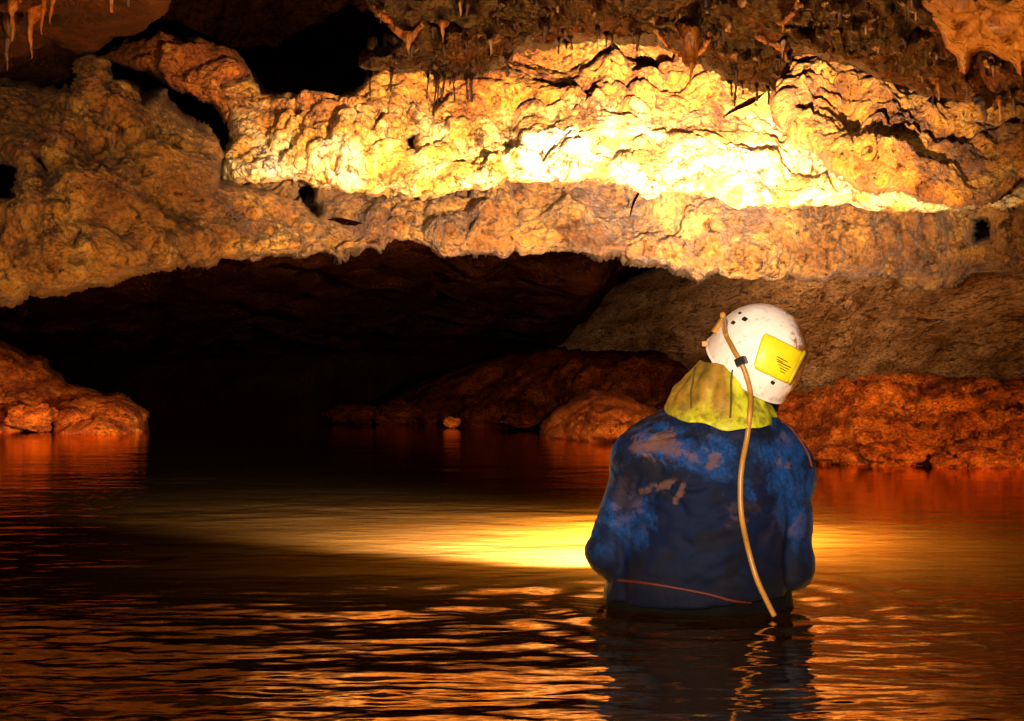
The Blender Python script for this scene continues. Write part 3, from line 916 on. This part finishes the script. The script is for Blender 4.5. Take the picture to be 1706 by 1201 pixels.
def jacket_mat():
    m, nt, b = mat_new('muddy_blue_nylon')
    tc = nt.nodes.new('ShaderNodeTexCoord').outputs['Object']
    nz = noise(nt, tc, 30, 6, .7)
    nz2 = noise(nt, tc, 150, 3, .6)
    blue = mix(nt, .55, ramp(nt, nz, [(.3, (.003, .019, .09)), (.7, (.006, .040, .165))]), ramp(nt, nz2, [(.35, g(.35)), (.65, g(1.5))]), 'MULTIPLY')
    # soaked cloth: below the shoulder blades, inside the sleeves, with a wavy edge
    sep = nt.nodes.new('ShaderNodeSeparateXYZ'); nt.links.new(tc, sep.inputs[0])
    n1 = noise(nt, tc, 6.5, 7, .68, .8)

    def mth(op, a, bb, c=None):
        n = nd(nt, 'ShaderNodeMath', operation=op)
        for i, v in enumerate((a, bb, c)):
            if v is None: continue
            if isinstance(v, (int, float)): n.inputs[i].default_value = v
            else: nt.links.new(v, n.inputs[i])
        return n.outputs[0]
    # wet where 0.30 - z - 4*max(|x|-.12,0) + noise > 0
    ax = mth('ABSOLUTE', mth('ADD', sep.outputs[0], -.005), 0)
    side = mth('MULTIPLY', mth('MAXIMUM', mth('SUBTRACT', ax, .115), 0), 2.6)
    e = mth('SUBTRACT', mth('SUBTRACT', .325, sep.outputs[2]), side)
    e = mth('ADD', e, mth('MULTIPLY', mth('SUBTRACT', n1, .5), .55))
    wet = nd(nt, 'ShaderNodeMapRange'); nt.links.new(e, wet.inputs[0])
    wet.inputs[1].default_value = -.02; wet.inputs[2].default_value = .05
    # soaked nearly black towards the waist on the sleeves as well
    e2 = nd(nt, 'ShaderNodeMapRange'); nt.links.new(mth('ADD', sep.outputs[2], mth('MULTIPLY', n1, .16)), e2.inputs[0])
    e2.inputs[1].default_value = .27; e2.inputs[2].default_value = .17
    w = mth('MAXIMUM', wet.outputs[0], e2.outputs[0])
    col = mix(nt, w, blue, (.0008, .0036, .0215))
    e3 = nd(nt, 'ShaderNodeMapRange'); nt.links.new(mth('ADD', sep.outputs[2], mth('MULTIPLY', n1, .12)), e3.inputs[0])
    e3.inputs[1].default_value = .20; e3.inputs[2].default_value = .10
    col = mix(nt, e3.outputs[0], col, (.0006, .0018, .0100))
    # mud smears
    n2 = noise(nt, tc, 13, 7, .65, 1.2, (1, 1, .8))
    n3 = noise(nt, tc, 5.2, 3, .5, .4)
    zz = nd(nt, 'ShaderNodeMapRange'); nt.links.new(sep.outputs[2], zz.inputs[0]); zz.inputs[1].default_value = .12; zz.inputs[2].default_value = .33
    mud = mth('MULTIPLY', mth('MULTIPLY', ramp(nt, n2, [(.50, g(0)), (.62, g(1))]), ramp(nt, n3, [(.44, g(0)), (.60, g(1))])), zz.outputs[0])
    col = mix(nt, mth('MULTIPLY', mud, .85), col, (.13, .062, .045))
    n4 = noise(nt, tc, 9, 6, .6, .8)
    dk = mth('MULTIPLY', ramp(nt, n4, [(.50, g(0)), (.58, g(1))]), .75)
    col = mix(nt, dk, col, (.003, .003, .007))
    n7 = noise(nt, tc, 42, 6, .7, .6)

    def spot(px, py, rx, ry, rot, lo=.35):
        x0 = (px - 853) / F * 3.07 - PO[0]; z0 = CAMZ + (600.5 - py) / F * 3.07
        dx = mth('SUBTRACT', sep.outputs[0], float(x0)); dz = mth('SUBTRACT', sep.outputs[2], float(z0))
        c_, s_ = math.cos(rot), math.sin(rot)
        u = mth('ADD', mth('MULTIPLY', dx, c_ / (rx * .0013)), mth('MULTIPLY', dz, s_ / (rx * .0013)))
        v = mth('ADD', mth('MULTIPLY', dx, -s_ / (ry * .0013)), mth('MULTIPLY', dz, c_ / (ry * .0013)))
        r = mth('SQRT', mth('ADD', mth('MULTIPLY', u, u), mth('MULTIPLY', v, v)), 0)
        e_ = mth('ADD', r, mth('MULTIPLY', mth('SUBTRACT', n7, .5), 4.2))
        mr = nd(nt, 'ShaderNodeMapRange'); nt.links.new(e_, mr.inputs[0])
        mr.inputs[1].default_value = 1.25; mr.inputs[2].default_value = .55
        return mr.outputs[0]
    for (a_, b_, c_, d_, e_) in ((1160, 722, 26, 24, 0), (1085, 790, 58, 34, -.2), (1280, 722, 24, 20, 0), (1090, 690, 40, 16, .2)):
        col = mix(nt, mth('MULTIPLY', spot(a_, b_, c_, d_, e_), .85), col, (.0025, .003, .008))
    for (a_, b_, c_, d_, e_) in ((1105, 742, 44, 15, -.3), (1185, 768, 15, 9, .9), (1132, 818, 20, 4.5, 1.1), (1108, 808, 16, 7, .5), (1080, 815, 12, 6, .5), (1302, 768, 6, 9, 0), (1318, 776, 6, 7, .4), (1070, 745, 18, 10, .2)):
        col = mix(nt, mth('MULTIPLY', spot(a_, b_, c_, d_, e_), .62), col, (.11, .048, .036))
    nt.links.new(col, b.inputs['Base Color'])
    nt.links.new(ramp(nt, w, [(0, g(.8)), (1, g(.75))]), b.inputs['Roughness'])
    b.inputs['Specular IOR Level'].default_value = .12
    nb = noise(nt, tc, 240, 4, .6)
    bp = nt.nodes.new('ShaderNodeBump'); bp.inputs['Strength'].default_value = .5; bp.inputs['Distance'].default_value = .002
    nt.links.new(nb, bp.inputs['Height']); nt.links.new(bp.outputs[0], b.inputs['Normal'])
    return m


def hood_mat():
    m, nt, b = mat_new('yellow_hood_cloth')
    tc = nt.nodes.new('ShaderNodeTexCoord').outputs['Object']
    sep = nt.nodes.new('ShaderNodeSeparateXYZ'); nt.links.new(tc, sep.inputs[0])
    n = noise(nt, tc, 14, 6, .6, .5)
    yel = ramp(nt, n, [(.3, (.28, .29, .004)), (.7, (.54, .53, .006))])
    n2 = noise(nt, tc, 10, 6, .65, .6)
    ad = nd(nt, 'ShaderNodeMath', operation='MULTIPLY_ADD'); nt.links.new(sep.outputs[2], ad.inputs[0]); ad.inputs[1].default_value = 3.2; nt.links.new(n2, ad.inputs[2])
    ms = nd(nt, 'ShaderNodeMapRange'); nt.links.new(ad.outputs[0], ms.inputs[0]); ms.inputs[1].default_value = 1.80; ms.inputs[2].default_value = 2.0
    lx = nd(nt, 'ShaderNodeMapRange'); nt.links.new(sep.outputs[0], lx.inputs[0]); lx.inputs[1].default_value = .055; lx.inputs[2].default_value = .025
    mu = nd(nt, 'ShaderNodeMath', operation='MULTIPLY'); nt.links.new(ms.outputs[0], mu.inputs[0]); nt.links.new(lx.outputs[0], mu.inputs[1])
    mm = nd(nt, 'ShaderNodeMath', operation='MULTIPLY'); nt.links.new(mu.outputs[0], mm.inputs[0]); mm.inputs[1].default_value = .85
    col = mix(nt, mm.outputs[0], yel, (.24, .085, .008))
    n5 = noise(nt, tc, 34, 5, .6)
    col = mix(nt, ramp(nt, n5, [(.47, g(0)), (.62, g(.75))]), col, (.11, .075, .008))
    nt.links.new(col, b.inputs['Base Color'])
    b.inputs['Roughness'].default_value = .6
    nb = noise(nt, tc, 90, 4, .6)
    bp = nt.nodes.new('ShaderNodeBump'); bp.inputs['Strength'].default_value = .2; bp.inputs['Distance'].default_value = .003
    nt.links.new(nb, bp.inputs['Height']); nt.links.new(bp.outputs[0], b.inputs['Normal'])
    return m


def helmet_mat():
    m, nt, b = mat_new('scuffed_white_shell')
    tc = nt.nodes.new('ShaderNodeTexCoord').outputs['Object']
    sep = nt.nodes.new('ShaderNodeSeparateXYZ'); nt.links.new(tc, sep.inputs[0])
    n = noise(nt, tc, 16, 6, .6, .4)
    col = ramp(nt, n, [(.3, (.72, .57, .52)), (.7, (.85, .75, .72))])
    n2 = noise(nt, tc, 18, 7, .7, 1.0)
    ad = nd(nt, 'ShaderNodeMath', operation='MULTIPLY_ADD'); zx = nd(nt, 'ShaderNodeMath', operation='MULTIPLY_ADD'); nt.links.new(sep.outputs[2], zx.inputs[0]); zx.inputs[1].default_value = .35; nt.links.new(sep.outputs[0], zx.inputs[2])
    nt.links.new(zx.outputs[0], ad.inputs[0]); ad.inputs[1].default_value = 7.0; nt.links.new(n2, ad.inputs[2])
    ms = nd(nt, 'ShaderNodeMapRange'); nt.links.new(ad.outputs[0], ms.inputs[0]); ms.inputs[1].default_value = .88; ms.inputs[2].default_value = 1.02
    col = mix(nt, ms.outputs[0], col, (.26, .085, .030))
    n6 = noise(nt, tc, 60, 6, .65)
    col = mix(nt, ramp(nt, n6, [(.55, g(0)), (.70, g(.55))]), col, (.30, .16, .10))
    nt.links.new(col, b.inputs['Base Color'])
    b.inputs['Roughness'].default_value = .38
    nb = noise(nt, tc, 70, 5, .6)
    bp = nt.nodes.new('ShaderNodeBump'); bp.inputs['Strength'].default_value = .12; bp.inputs['Distance'].default_value = .003
    nt.links.new(nb, bp.inputs['Height']); nt.links.new(bp.outputs[0], b.inputs['Normal'])
    return m


M['jacket'] = jacket_mat(); M['hood'] = hood_mat(); M['helmet'] = helmet_mat()

V, Q = vdb_mesh(body_sdf, (-.36, -.24, -1.08), (.36, .44, .72), .007)
body = link_part('body', V, Q, M['skin'])


def jacket_sdf(p):
    d = smin(torso_sdf(p, .020), arms_sdf(p, .014), .012)
    d = np.maximum(d, -(p[:, 2] - .026 - .010 * np.sin(p[:, 0] * 9)))
    return d * 1.0


def cloth(p):
    q = warp(p, 5, .03)
    fold = 1 - np.abs(fbm(q * np.array([4, 6, 9]) + 3.1, 3))
    wr = 1 - np.abs(fbm(warp(p, 7, .03) * np.array([3, 5, 15]) + 8, 2))          # creases round the waist and elbows
    gr = np.zeros(len(p))                                                       # where the sleeves meet the back
    for xg in (-.200, .168):
        xo = xg + .010 * fbm(np.stack([p[:, 2] * 9, p[:, 2] * 0, p[:, 2] * 0 + xg * 30], 1), 2) + .10 * np.clip(p[:, 2] - .22, 0, 1) * (1 if xg < 0 else -1)
        gr += np.exp(-((p[:, 0] - xo) / .011) ** 2) * np.clip((.30 - p[:, 2]) * 8, 0, 1) * (p[:, 1] < .02)
    q2 = warp(p, 6, .04)
    pl = np.clip(np.abs(fbm(q2 * np.array([7, 7, 13]) + 21, 2)), 0, .25)
    return -.009 * gr + .022 * (pl - .12) * np.clip(.3 + fbm(p * 5 + 4, 2), 0, 1) + .009 * (fold - .6) + .0025 * fbm(p * 16, 3) + .007 * (wr - .6) * np.clip((.24 - p[:, 2]) * 6, 0, 1)


V, Q = vdb_mesh(jacket_sdf, (-.36, -.26, -.02), (.36, .34, .50), .0055)
jacket = link_part('jacket', V, Q, M['jacket'], fn=cloth)


def trousers_sdf(p):
    d = torso_sdf(p, .008)
    for s in (-1, 1):
        d = smin(d, cap(p, (s * .085, 0, -.12), (s * .095, .015, -.54), .098, .066), .05)
        d = smin(d, cap(p, (s * .095, .015, -.54), (s * .10, -.01, -.96), .066, .052), .03)
    return np.maximum(d, p[:, 2] - .055)


V, Q = vdb_mesh(trousers_sdf, (-.30, -.22, -1.06), (.30, .22, .09), .010)
link_part('trousers', V, Q, M['neoprene'], fn=lambda p: .004 * fbm(p * 12, 3))


def balaclava_sdf(p):
    d = smin(head_sdf(p, .006), neck_sdf(p, .010), .04)
    d = smin(d, ell(p, hl(.03, .01, -.09), (.065, .062, .06), HR), .03)
    d = smin(d, ell(p, (.128, .035, .462), (.040, .05, .060)), .02)
    face = ell(p, hl(0, .10, -.01), (.052, .06, .075), HR)
    return np.maximum(d, -face)


V, Q = vdb_mesh(balaclava_sdf, (-.10, -.14, .33), (.30, .24, .70), .006)
link_part('balaclava', V, Q, M['neoprene'])

# yellow hood lying round the neck like a flared collar
def hood_mesh():
    n = 72; rows = 16
    Vv = []
    for j in range(rows):
        v = j / (rows - 1)
        for i in range(n):
            a = 2 * math.pi * i / n
            bx = .030 + .128 * math.cos(a); by = -.012 + .128 * math.sin(a)
            back = max(0, -math.sin(a))
            bz = .432 - .030 * back - .004 * math.cos(a) * 2 + .004 * math.sin(5 * a) + .003 * math.sin(9 * a + 1)
            tx = .028 + .042 * math.cos(a); ty = .0 + .060 * math.sin(a)
            tz = .548 + .004 * math.cos(a * 2)
            s = v ** .92
            x = bx * (1 - s) + tx * s; y = by * (1 - s) + ty * s; z = bz * (1 - s) + tz * s
            bulge = .003 * math.sin(math.pi * v) + .0045 * math.sin(11 * a + 2.5 * v) * math.sin(math.pi * min(1, v * 1.1)) + .003 * math.sin(19 * a - 4 * v) * v * (1 - v) * 2
            x += bulge * math.cos(a); y += bulge * math.sin(a)
            Vv.append((x, y, z))
    idx = np.arange(n * rows).reshape(rows, n)
    nx = np.roll(idx, -1, 1)
    f = np.stack([idx[:-1], nx[:-1], nx[1:], idx[1:]], -1).reshape(-1, 4)
    return np.array(Vv), f


V, Q = hood_mesh()
hood = link_part('hood', V, Q, M['hood'], fn=lambda p: .008 * fbm(p * 9, 3) + .006 * (.5 - np.abs(fbm(p * np.array([12, 12, 7]), 3))) + .003 * fbm(p * 30, 2))
sm = hood.modifiers.new('thick', 'SOLIDIFY'); sm.thickness = .006; sm.offset = -1
sb = hood.modifiers.new('sub', 'SUBSURF'); sb.levels = 1; sb.render_levels = 1

# helmet: a shell in its own axes, set on the tilted head
helm_e = None
HCEN = hl(0, 0, .032)


def helmet_mesh():
    n = 96; rows = 34
    Vv = []
    for j in range(rows):
        t = j / (rows - 1)
        zz = t
        for i in range(n):
            a = 2 * math.pi * i / n
            cx, sy = math.cos(a), math.sin(a)
            low = -.36 + .05 * math.sin(a) + .035 * math.sin(3 * a + .7) * .5      # uneven rim
            ang = low + (math.pi / 2 - low) * zz
            cr = math.cos(ang) ** .92 if math.cos(ang) > 0 else 0
            rx, ry, rz = .106, .126, .118
            flare = 1 + .05 * max(0, 1 - t * 9)
            brim = 1 + (.10 * max(0, sy) ** 3) * max(0, 1 - t * 7)
            ridge = 1 + .012 * math.exp(-((cx) / .10) ** 2) * (1 if sy < 0 else .6) * (1 - t)
            Vv.append((rx * cr * cx * flare * brim * ridge, ry * cr * sy * flare * brim * ridge, rz * math.sin(ang)))
    idx = np.arange(n * rows).reshape(rows, n)
    nx = np.roll(idx, -1, 1)
    f = np.stack([idx[:-1], nx[:-1], nx[1:], idx[1:]], -1).reshape(-1, 4)
    return np.array(Vv), f


V, Q = helmet_mesh()
helmet = mesh_obj('helmet', V, Q, M['helmet'], person)
hm = Matrix(HR.tolist()).to_4x4(); hm.translation = Vector(HCEN)
helmet.matrix_basis = hm
displace(helmet, lambda p: .0016 * fbm(p * 14, 3))
bmh = bmesh.new(); bmh.from_mesh(helmet.data); bmesh.ops.remove_doubles(bmh, verts=bmh.verts, dist=1e-5); bmh.to_mesh(helmet.data); bmh.free()
sm = helmet.modifiers.new('thick', 'SOLIDIFY'); sm.thickness = .004; sm.offset = -1

# ray casting from the camera onto the figure, in person space
CAM = np.array([0, 0, CAMZ])


def bvh_of(o, matw):
    me = o.data
    vs = [matw @ v.co for v in me.vertices]
    return BVHTree.FromPolygons(vs, [tuple(p.vertices) for p in me.polygons])


TP = Matrix.Translation(Vector(PO))
bv_j = bvh_of(jacket, TP); bv_h = bvh_of(helmet, TP @ hm); bv_c = bvh_of(hood, TP)


def hit(px, py, trees, lift=.0, fallback=3.05):
    d = np.array(at(px, py, 1.0)) - CAM
    d /= np.linalg.norm(d)
    best = None
    for t in trees:
        loc, nrm, i, dist = t.ray_cast(Vector(CAM), Vector(d))
        if loc is not None and (best is None or dist < best[0]):
            if nrm.dot(Vector(d)) > 0: nrm = -nrm
            best = (dist, np.array(loc) + np.array(nrm) * lift, np.array(nrm))
    if best is None:
        return np.array(at(px, py, fallback)), np.array([0, -1, 0])
    return best[1], best[2]


def to_local(pts, mw):
    inv = mw.inverted()
    return [inv @ Vector(p) for p in pts]


def tube_part(name, pts, r, mat, parent, mw, seg=12, jitter=0.0):
    loc = np.array([tuple(v) for v in to_local(pts, mw)])
    V, Fc = lathe_tube(loc, [r] * len(loc) if np.isscalar(r) else list(r), seg, jitter)
    return mesh_obj(name, V, Fc, mat, parent) if False else _poly(name, V, Fc, mat, parent)


def _poly(name, V, Fc, mat, parent):
    me = bpy.data.meshes.new(name)
    me.from_pydata([tuple(v) for v in V], [], Fc)
    me.polygons.foreach_set('use_smooth', np.ones(len(me.polygons), dtype=bool))
    me.materials.append(mat)
    o = bpy.data.objects.new(name, me); C.objects.link(o)
    if parent: o.parent = parent
    return o


MWH = TP @ hm
# lamp cable: over the helmet, down the back, into the water
cpx = [(1204, 524), (1212, 556), (1224, 582), (1237, 604), (1246, 626), (1250, 655), (1249, 690), (1243, 730), (1236, 770), (1232, 810), (1234, 860), (1244, 915), (1260, 962), (1276, 998), (1290, 1026)]
cp = []
for i, (x, y) in enumerate(cpx):
    if y < 615: p, _ = hit(x, y, [bv_h], .007)
    elif y < 700: p, _ = hit(x, y, [bv_h, bv_c, bv_j], .010)
    elif y < 960: p, _ = hit(x, y, [bv_j], .006)
    else: p = None
    cp.append(p)
last = [p for p in cp if p is not None][-1]
cp = [np.array(at(x, y, last[1] - .01)) if p is None else p for p, (x, y) in zip(cp, cpx)]
ya, yb = cp[4][1] - .004, cp[7][1]        # it hangs free between the rim and the shoulders
for i in (5, 6):
    t = (cpx[i][1] - cpx[4][1]) / (cpx[7][1] - cpx[4][1])
    cp[i] = np.array(at(cpx[i][0], cpx[i][1], min(cp[i][1], ya + (yb - ya) * t)))
tube_part('lamp_cable', spline(cp, 8), .0060, M['rubber'], person, TP, 14)
# clip that holds the cable on the rim
cc, cn = hit(1237, 602, [bv_h], .006)


def box_part(name, centre, ax, ay, az, size, mat, parent, mw, bev=.2):
    bm = bmesh.new()
    bmesh.ops.create_cube(bm, size=1)
    bmesh.ops.bevel(bm, geom=bm.edges[:], offset=bev * .5, segments=3, affect='EDGES', profile=.6)
    for v in bm.verts:
        v.co = Vector(np.array(centre) + np.array(ax) * v.co.x * size[0] + np.array(ay) * v.co.y * size[1] + np.array(az) * v.co.z * size[2])
    inv = mw.inverted()
    for v in bm.verts: v.co = inv @ v.co
    me = bpy.data.meshes.new(name); bm.to_mesh(me); bm.free()
    me.materials.append(mat)
    o = bpy.data.objects.new(name, me); C.objects.link(o); o.parent = parent
    return o


def frame_from(n, up):
    n = np.array(n) / np.linalg.norm(n)
    u = np.array(up) - n * np.dot(up, n); u /= np.linalg.norm(u)
    return np.cross(u, n), u, n


ax_, au_, an_ = frame_from(cn, np.array([-.45, 0, .9]))
box_part('cable_clip', cc, ax_, au_, an_, (.024, .017, .020), M['black_plastic'], helmet, MWH)
cc, cn = hit(1199, 545, [bv_h], .003)
ax_, au_, an_ = frame_from(cn, np.array([.3, 0, .9]))
box_part('cable_clip', cc, ax_, au_, an_, (.016, .034, .014), M['rubber'], helmet, MWH)
# lamp on the brow, its bracket, and a brim stud that peeps out at the left
lc = np.array(MWH @ Vector((0, .136, .035)))
LF = np.array(MWH.to_3x3() @ Vector((0, 1, .12))); LF /= np.linalg.norm(LF)
ax_, au_, an_ = frame_from(LF, np.array([.4, 0, .9]))
lamp = box_part('headlamp', lc, ax_, au_, an_, (.058, .048, .036), M['black_plastic'], helmet, MWH)
stud_p = np.array(MWH @ Vector((-.112, .020, -.036)))
box_part('brim_stud', stud_p, np.array([1, 0, 0]), np.array([0, 1, 0]), np.array([0, 0, 1]), (.014, .016, .012), M['rubber'], helmet, MWH)
rimv = [hm @ helmet.data.vertices[i].co for i in range(96)]
tube_part('rim', [TP @ v for v in rimv] + [TP @ rimv[0]], .0035, M['helmet'], helmet, MWH, 8)
# two vent studs, a rivet at the back
for (x, y, s) in ((1222, 538, .0085), (1241, 532, .010), (1233, 522, .006), (1287, 637, .0075)):
    c, n = hit(x, y, [bv_h], .0005)
    a, u, w = frame_from(n, np.array([.5, 0, .8]))
    box_part('vent_plug' if y < 600 else 'rivet', c, a, u, w, (s * 1.25, s, .005), M['black_plastic'], helmet, MWH, .4)


# yellow battery cover on the back of the helmet, with its printed lines
def patch(name, corners, nu, nv, lift, thick, mat, parent, mw, trees, rnd=0.0):
    c = np.array(corners, dtype=float)
    top = []; bot = []
    for j in range(nv + 1):
        v = j / nv
        for i in range(nu + 1):
            u = i / nu
            # rounded corners: pull the corners in
            uu, vv = u * 2 - 1, v * 2 - 1
            if rnd:
                r = (abs(uu) ** 7 + abs(vv) ** 7) ** (1 / 7); m = max(abs(uu), abs(vv))
                if r > 1e-6: uu *= m / r; vv *= m / r
            u2, v2 = (uu + 1) / 2, (vv + 1) / 2
            q = (c[0] * (1 - u2) + c[1] * u2) * (1 - v2) + (c[3] * (1 - u2) + c[2] * u2) * v2
            p, n = hit(q[0], q[1], trees, 0)
            edge = max(abs(uu), abs(vv))
            top.append(p + n * (lift + thick * (1 if edge < .97 else .55))); bot.append(p + n * (lift - .004))
    P = [tuple(v) for v in to_local(top + bot, mw)]
    W = nu + 1; N = W * (nv + 1)
    Fc = []
    for j in range(nv):
        for i in range(nu):
            a = j * W + i
            Fc.append((a, a + W, a + W + 1, a + 1))
    ring = [i for i in range(W)] + [j * W + nu for j in range(1, nv + 1)] + [nv * W + i for i in range(nu - 1, -1, -1)] + [j * W for j in range(nv - 1, 0, -1)]
    for a, b in zip(ring, ring[1:] + ring[:1]):
        Fc.append((a, b, b + N, a + N))
    o = _poly(name, P, Fc, mat, parent)
    return o


M['yellow_plastic'] = simple('yellow_plastic', (.66, .50, .008), .4, .35, .1, 60, .12)
M['print'] = simple('dark_print', (.05, .04, .004), .6, .2)
M['yellow_edge'] = simple('yellow_edge', (.42, .28, .006), .5, .3)
lab = patch('battery_cover', [(1272, 554), (1336, 586), (1310, 638), (1254, 612)], 28, 24, .001, .007, M['yellow_plastic'], helmet, MWH, [bv_h], 1)
patch('cover_edge', [(1334, 584), (1338, 587), (1313, 637), (1309, 635)], 2, 16, .009, .0012, M['yellow_edge'], helmet, MWH, [bv_h])
PR = [[(1293, 594), (1309, 603)], [(1293, 601), (1313, 611)], [(1294, 606), (1310, 614)], [(1296, 611), (1308, 617)], [(1292, 598), (1302, 603)], [(1297, 616), (1305, 620)]]
for (a, b) in PR:
    d = np.array(b) - np.array(a); nrm = np.array([-d[1], d[0]]) / np.linalg.norm(d) * .7
    patch('printed_line', [np.array(a) - nrm, np.array(b) - nrm, np.array(b) + nrm, np.array(a) + nrm], 8, 1, .0082, .0006, M['print'], helmet, MWH, [bv_h])

# seams of the hood, red piping along the shoulder, red hem
for xs in ([(1159, 614), (1155, 632), (1152, 655), (1152, 680)], [(1219, 618), (1217, 640), (1217, 665), (1216, 696)]):
    sx = spline([(x, y, 0) for x, y in xs], 7)
    tube_part('seam', [hit(q[0], q[1], [bv_c], .0025)[0] + np.array([0, -.003, 0]) for q in sx], .0022, M['seam'], hood, TP, 8)
rp = [(1302, 700), (1318, 712), (1334, 732), (1346, 752), (1353, 775)]
pp = [hit(x - 3, y + 3, [bv_j], .004)[0] for x, y in rp]
tube_part('red_piping', spline(pp, 6), .0034, M['red_cloth'], jacket, TP, 10)
hp = [(1030, 966), (1080, 972), (1130, 980), (1180, 990), (1220, 999), (1252, 1004)]
tube_part('red_hem', spline([hit(x, y, [bv_j], .004, 3.06)[0] for x, y in hp], 6), .0032, M['red_cloth'], jacket, TP, 10)

# hand torch held in front of the chest: it lights the murky water
torch = empty('torch', (PO[0] - .01, PO[1] + .30, .10))
tag(torch, 'black hand torch held low over the water by the caver', 'torch')
_t0 = np.array([PO[0] - .01, PO[1] + .20, .12]); _t1 = np.array([PO[0] - .02, PO[1] + .40, .105])
TT = Matrix.Translation(torch.location)
tube_part('barrel', [_t0 + (_t1 - _t0) * t for t in np.linspace(0, 1, 8)], [.014, .016, .016, .016, .016, .018, .024, .026], M['black_plastic'], torch, TT, 20)
m_l, nt_l, b_l = mat_new('lit_lens')
b_l.inputs['Emission Color'].default_value = (1, .8, .4, 1); b_l.inputs['Emission Strength'].default_value = 4
tube_part('lens', [_t1 + (_t1 - _t0) * t for t in (.002, .02)], [.022, .020], m_l, torch, TT, 20)
tube_part('lens', [lc + LF * t for t in (.018, .024)], [.017, .015], m_l, helmet, MWH, 20)


# ------------------------------------------------------------------ lights
def light(name, typ, loc, target, energy, col, **kw):
    l = bpy.data.lights.new(name, typ)
    l.energy = energy; l.color = col
    for k, v in kw.items(): setattr(l, k, v)
    o = bpy.data.objects.new(name, l); C.objects.link(o)
    o.location = loc
    d = Vector(target) - Vector(loc)
    o.rotation_euler = d.to_track_quat('-Z', 'Y').to_euler()
    return o


hpos = lc + LF * .05
light('headlamp_flood', 'SPOT', tuple(hpos), at(1010, 235, 6.6), 8200, (1, .73, .43), spot_size=math.radians(68), spot_blend=1.0, shadow_soft_size=.02)
light('headlamp_beam', 'SPOT', tuple(hpos), at(1150, 250, 6.5), 8500, (1, .84, .66), spot_size=math.radians(25), spot_blend=1.0, shadow_soft_size=.02)
tl = _t1 + np.array([0, .03, .21])
light('torch_beam', 'SPOT', tuple(tl), (.05, 4.16, 0.0), 44000, (1, .88, .62), spot_size=math.radians(62), spot_blend=1.0, shadow_soft_size=.03)
light('glow_fill', 'SPOT', (PO[0] + .05, 4.46, .36), (PO[0] + .05, 4.47, 0.0), 28000, (1, .66, .16), spot_size=math.radians(166), spot_blend=1.0, shadow_soft_size=.04)  # added lamp hung over the water ahead of the torch, widens its glow
light('camera_flash', 'SPOT', (-.12, -.1, .85), (.3, 6, 1.25), 1050, (1, .80, .55), spot_size=math.radians(74), spot_blend=1.0, shadow_soft_size=.06)
light('side_lamp', 'SPOT', (-2.2, 2.2, .9), at(150, 300, 6.2), 430, (1, .60, .21), spot_size=math.radians(42), spot_blend=.8, shadow_soft_size=.05)
light('left_shore_lamp', 'SPOT', (-3.4, 8.0, .65), (-3.6, 11.4, .12), 800, (1, .46, .10), spot_size=math.radians(36), spot_blend=.8, shadow_soft_size=.05)
light('shore_lamp', 'SPOT', (2.9, 4.2, .50), at(1620, 765, 7.6), 1500, (1, .56, .18), spot_size=math.radians(40), spot_blend=1.0, shadow_soft_size=.05)

# ------------------------------------------------------------------ world, camera
w = bpy.data.worlds.new('World'); scene.world = w
w.use_nodes = True
bg = w.node_tree.nodes.get('Background') or w.node_tree.nodes.new('ShaderNodeBackground')
bg.inputs[0].default_value = (.02, .012, .006, 1); bg.inputs[1].default_value = 0.0

cam = bpy.data.cameras.new('camera')
cam.lens = F / 1706 * 36; cam.sensor_width = 36; cam.sensor_fit = 'HORIZONTAL'
cam.clip_start = .05; cam.clip_end = 200
co = bpy.data.objects.new('camera', cam); C.objects.link(co)
co.location = (0, 0, CAMZ); co.rotation_euler = (math.radians(90), 0, 0)
scene.camera = co
scene.view_settings.view_transform = 'Standard'
scene.view_settings.look = 'None'
scene.view_settings.exposure = 0
scene.cycles.use_denoising = True
scene.cycles.max_bounces = 6
scene.cycles.sample_clamp_indirect = 4
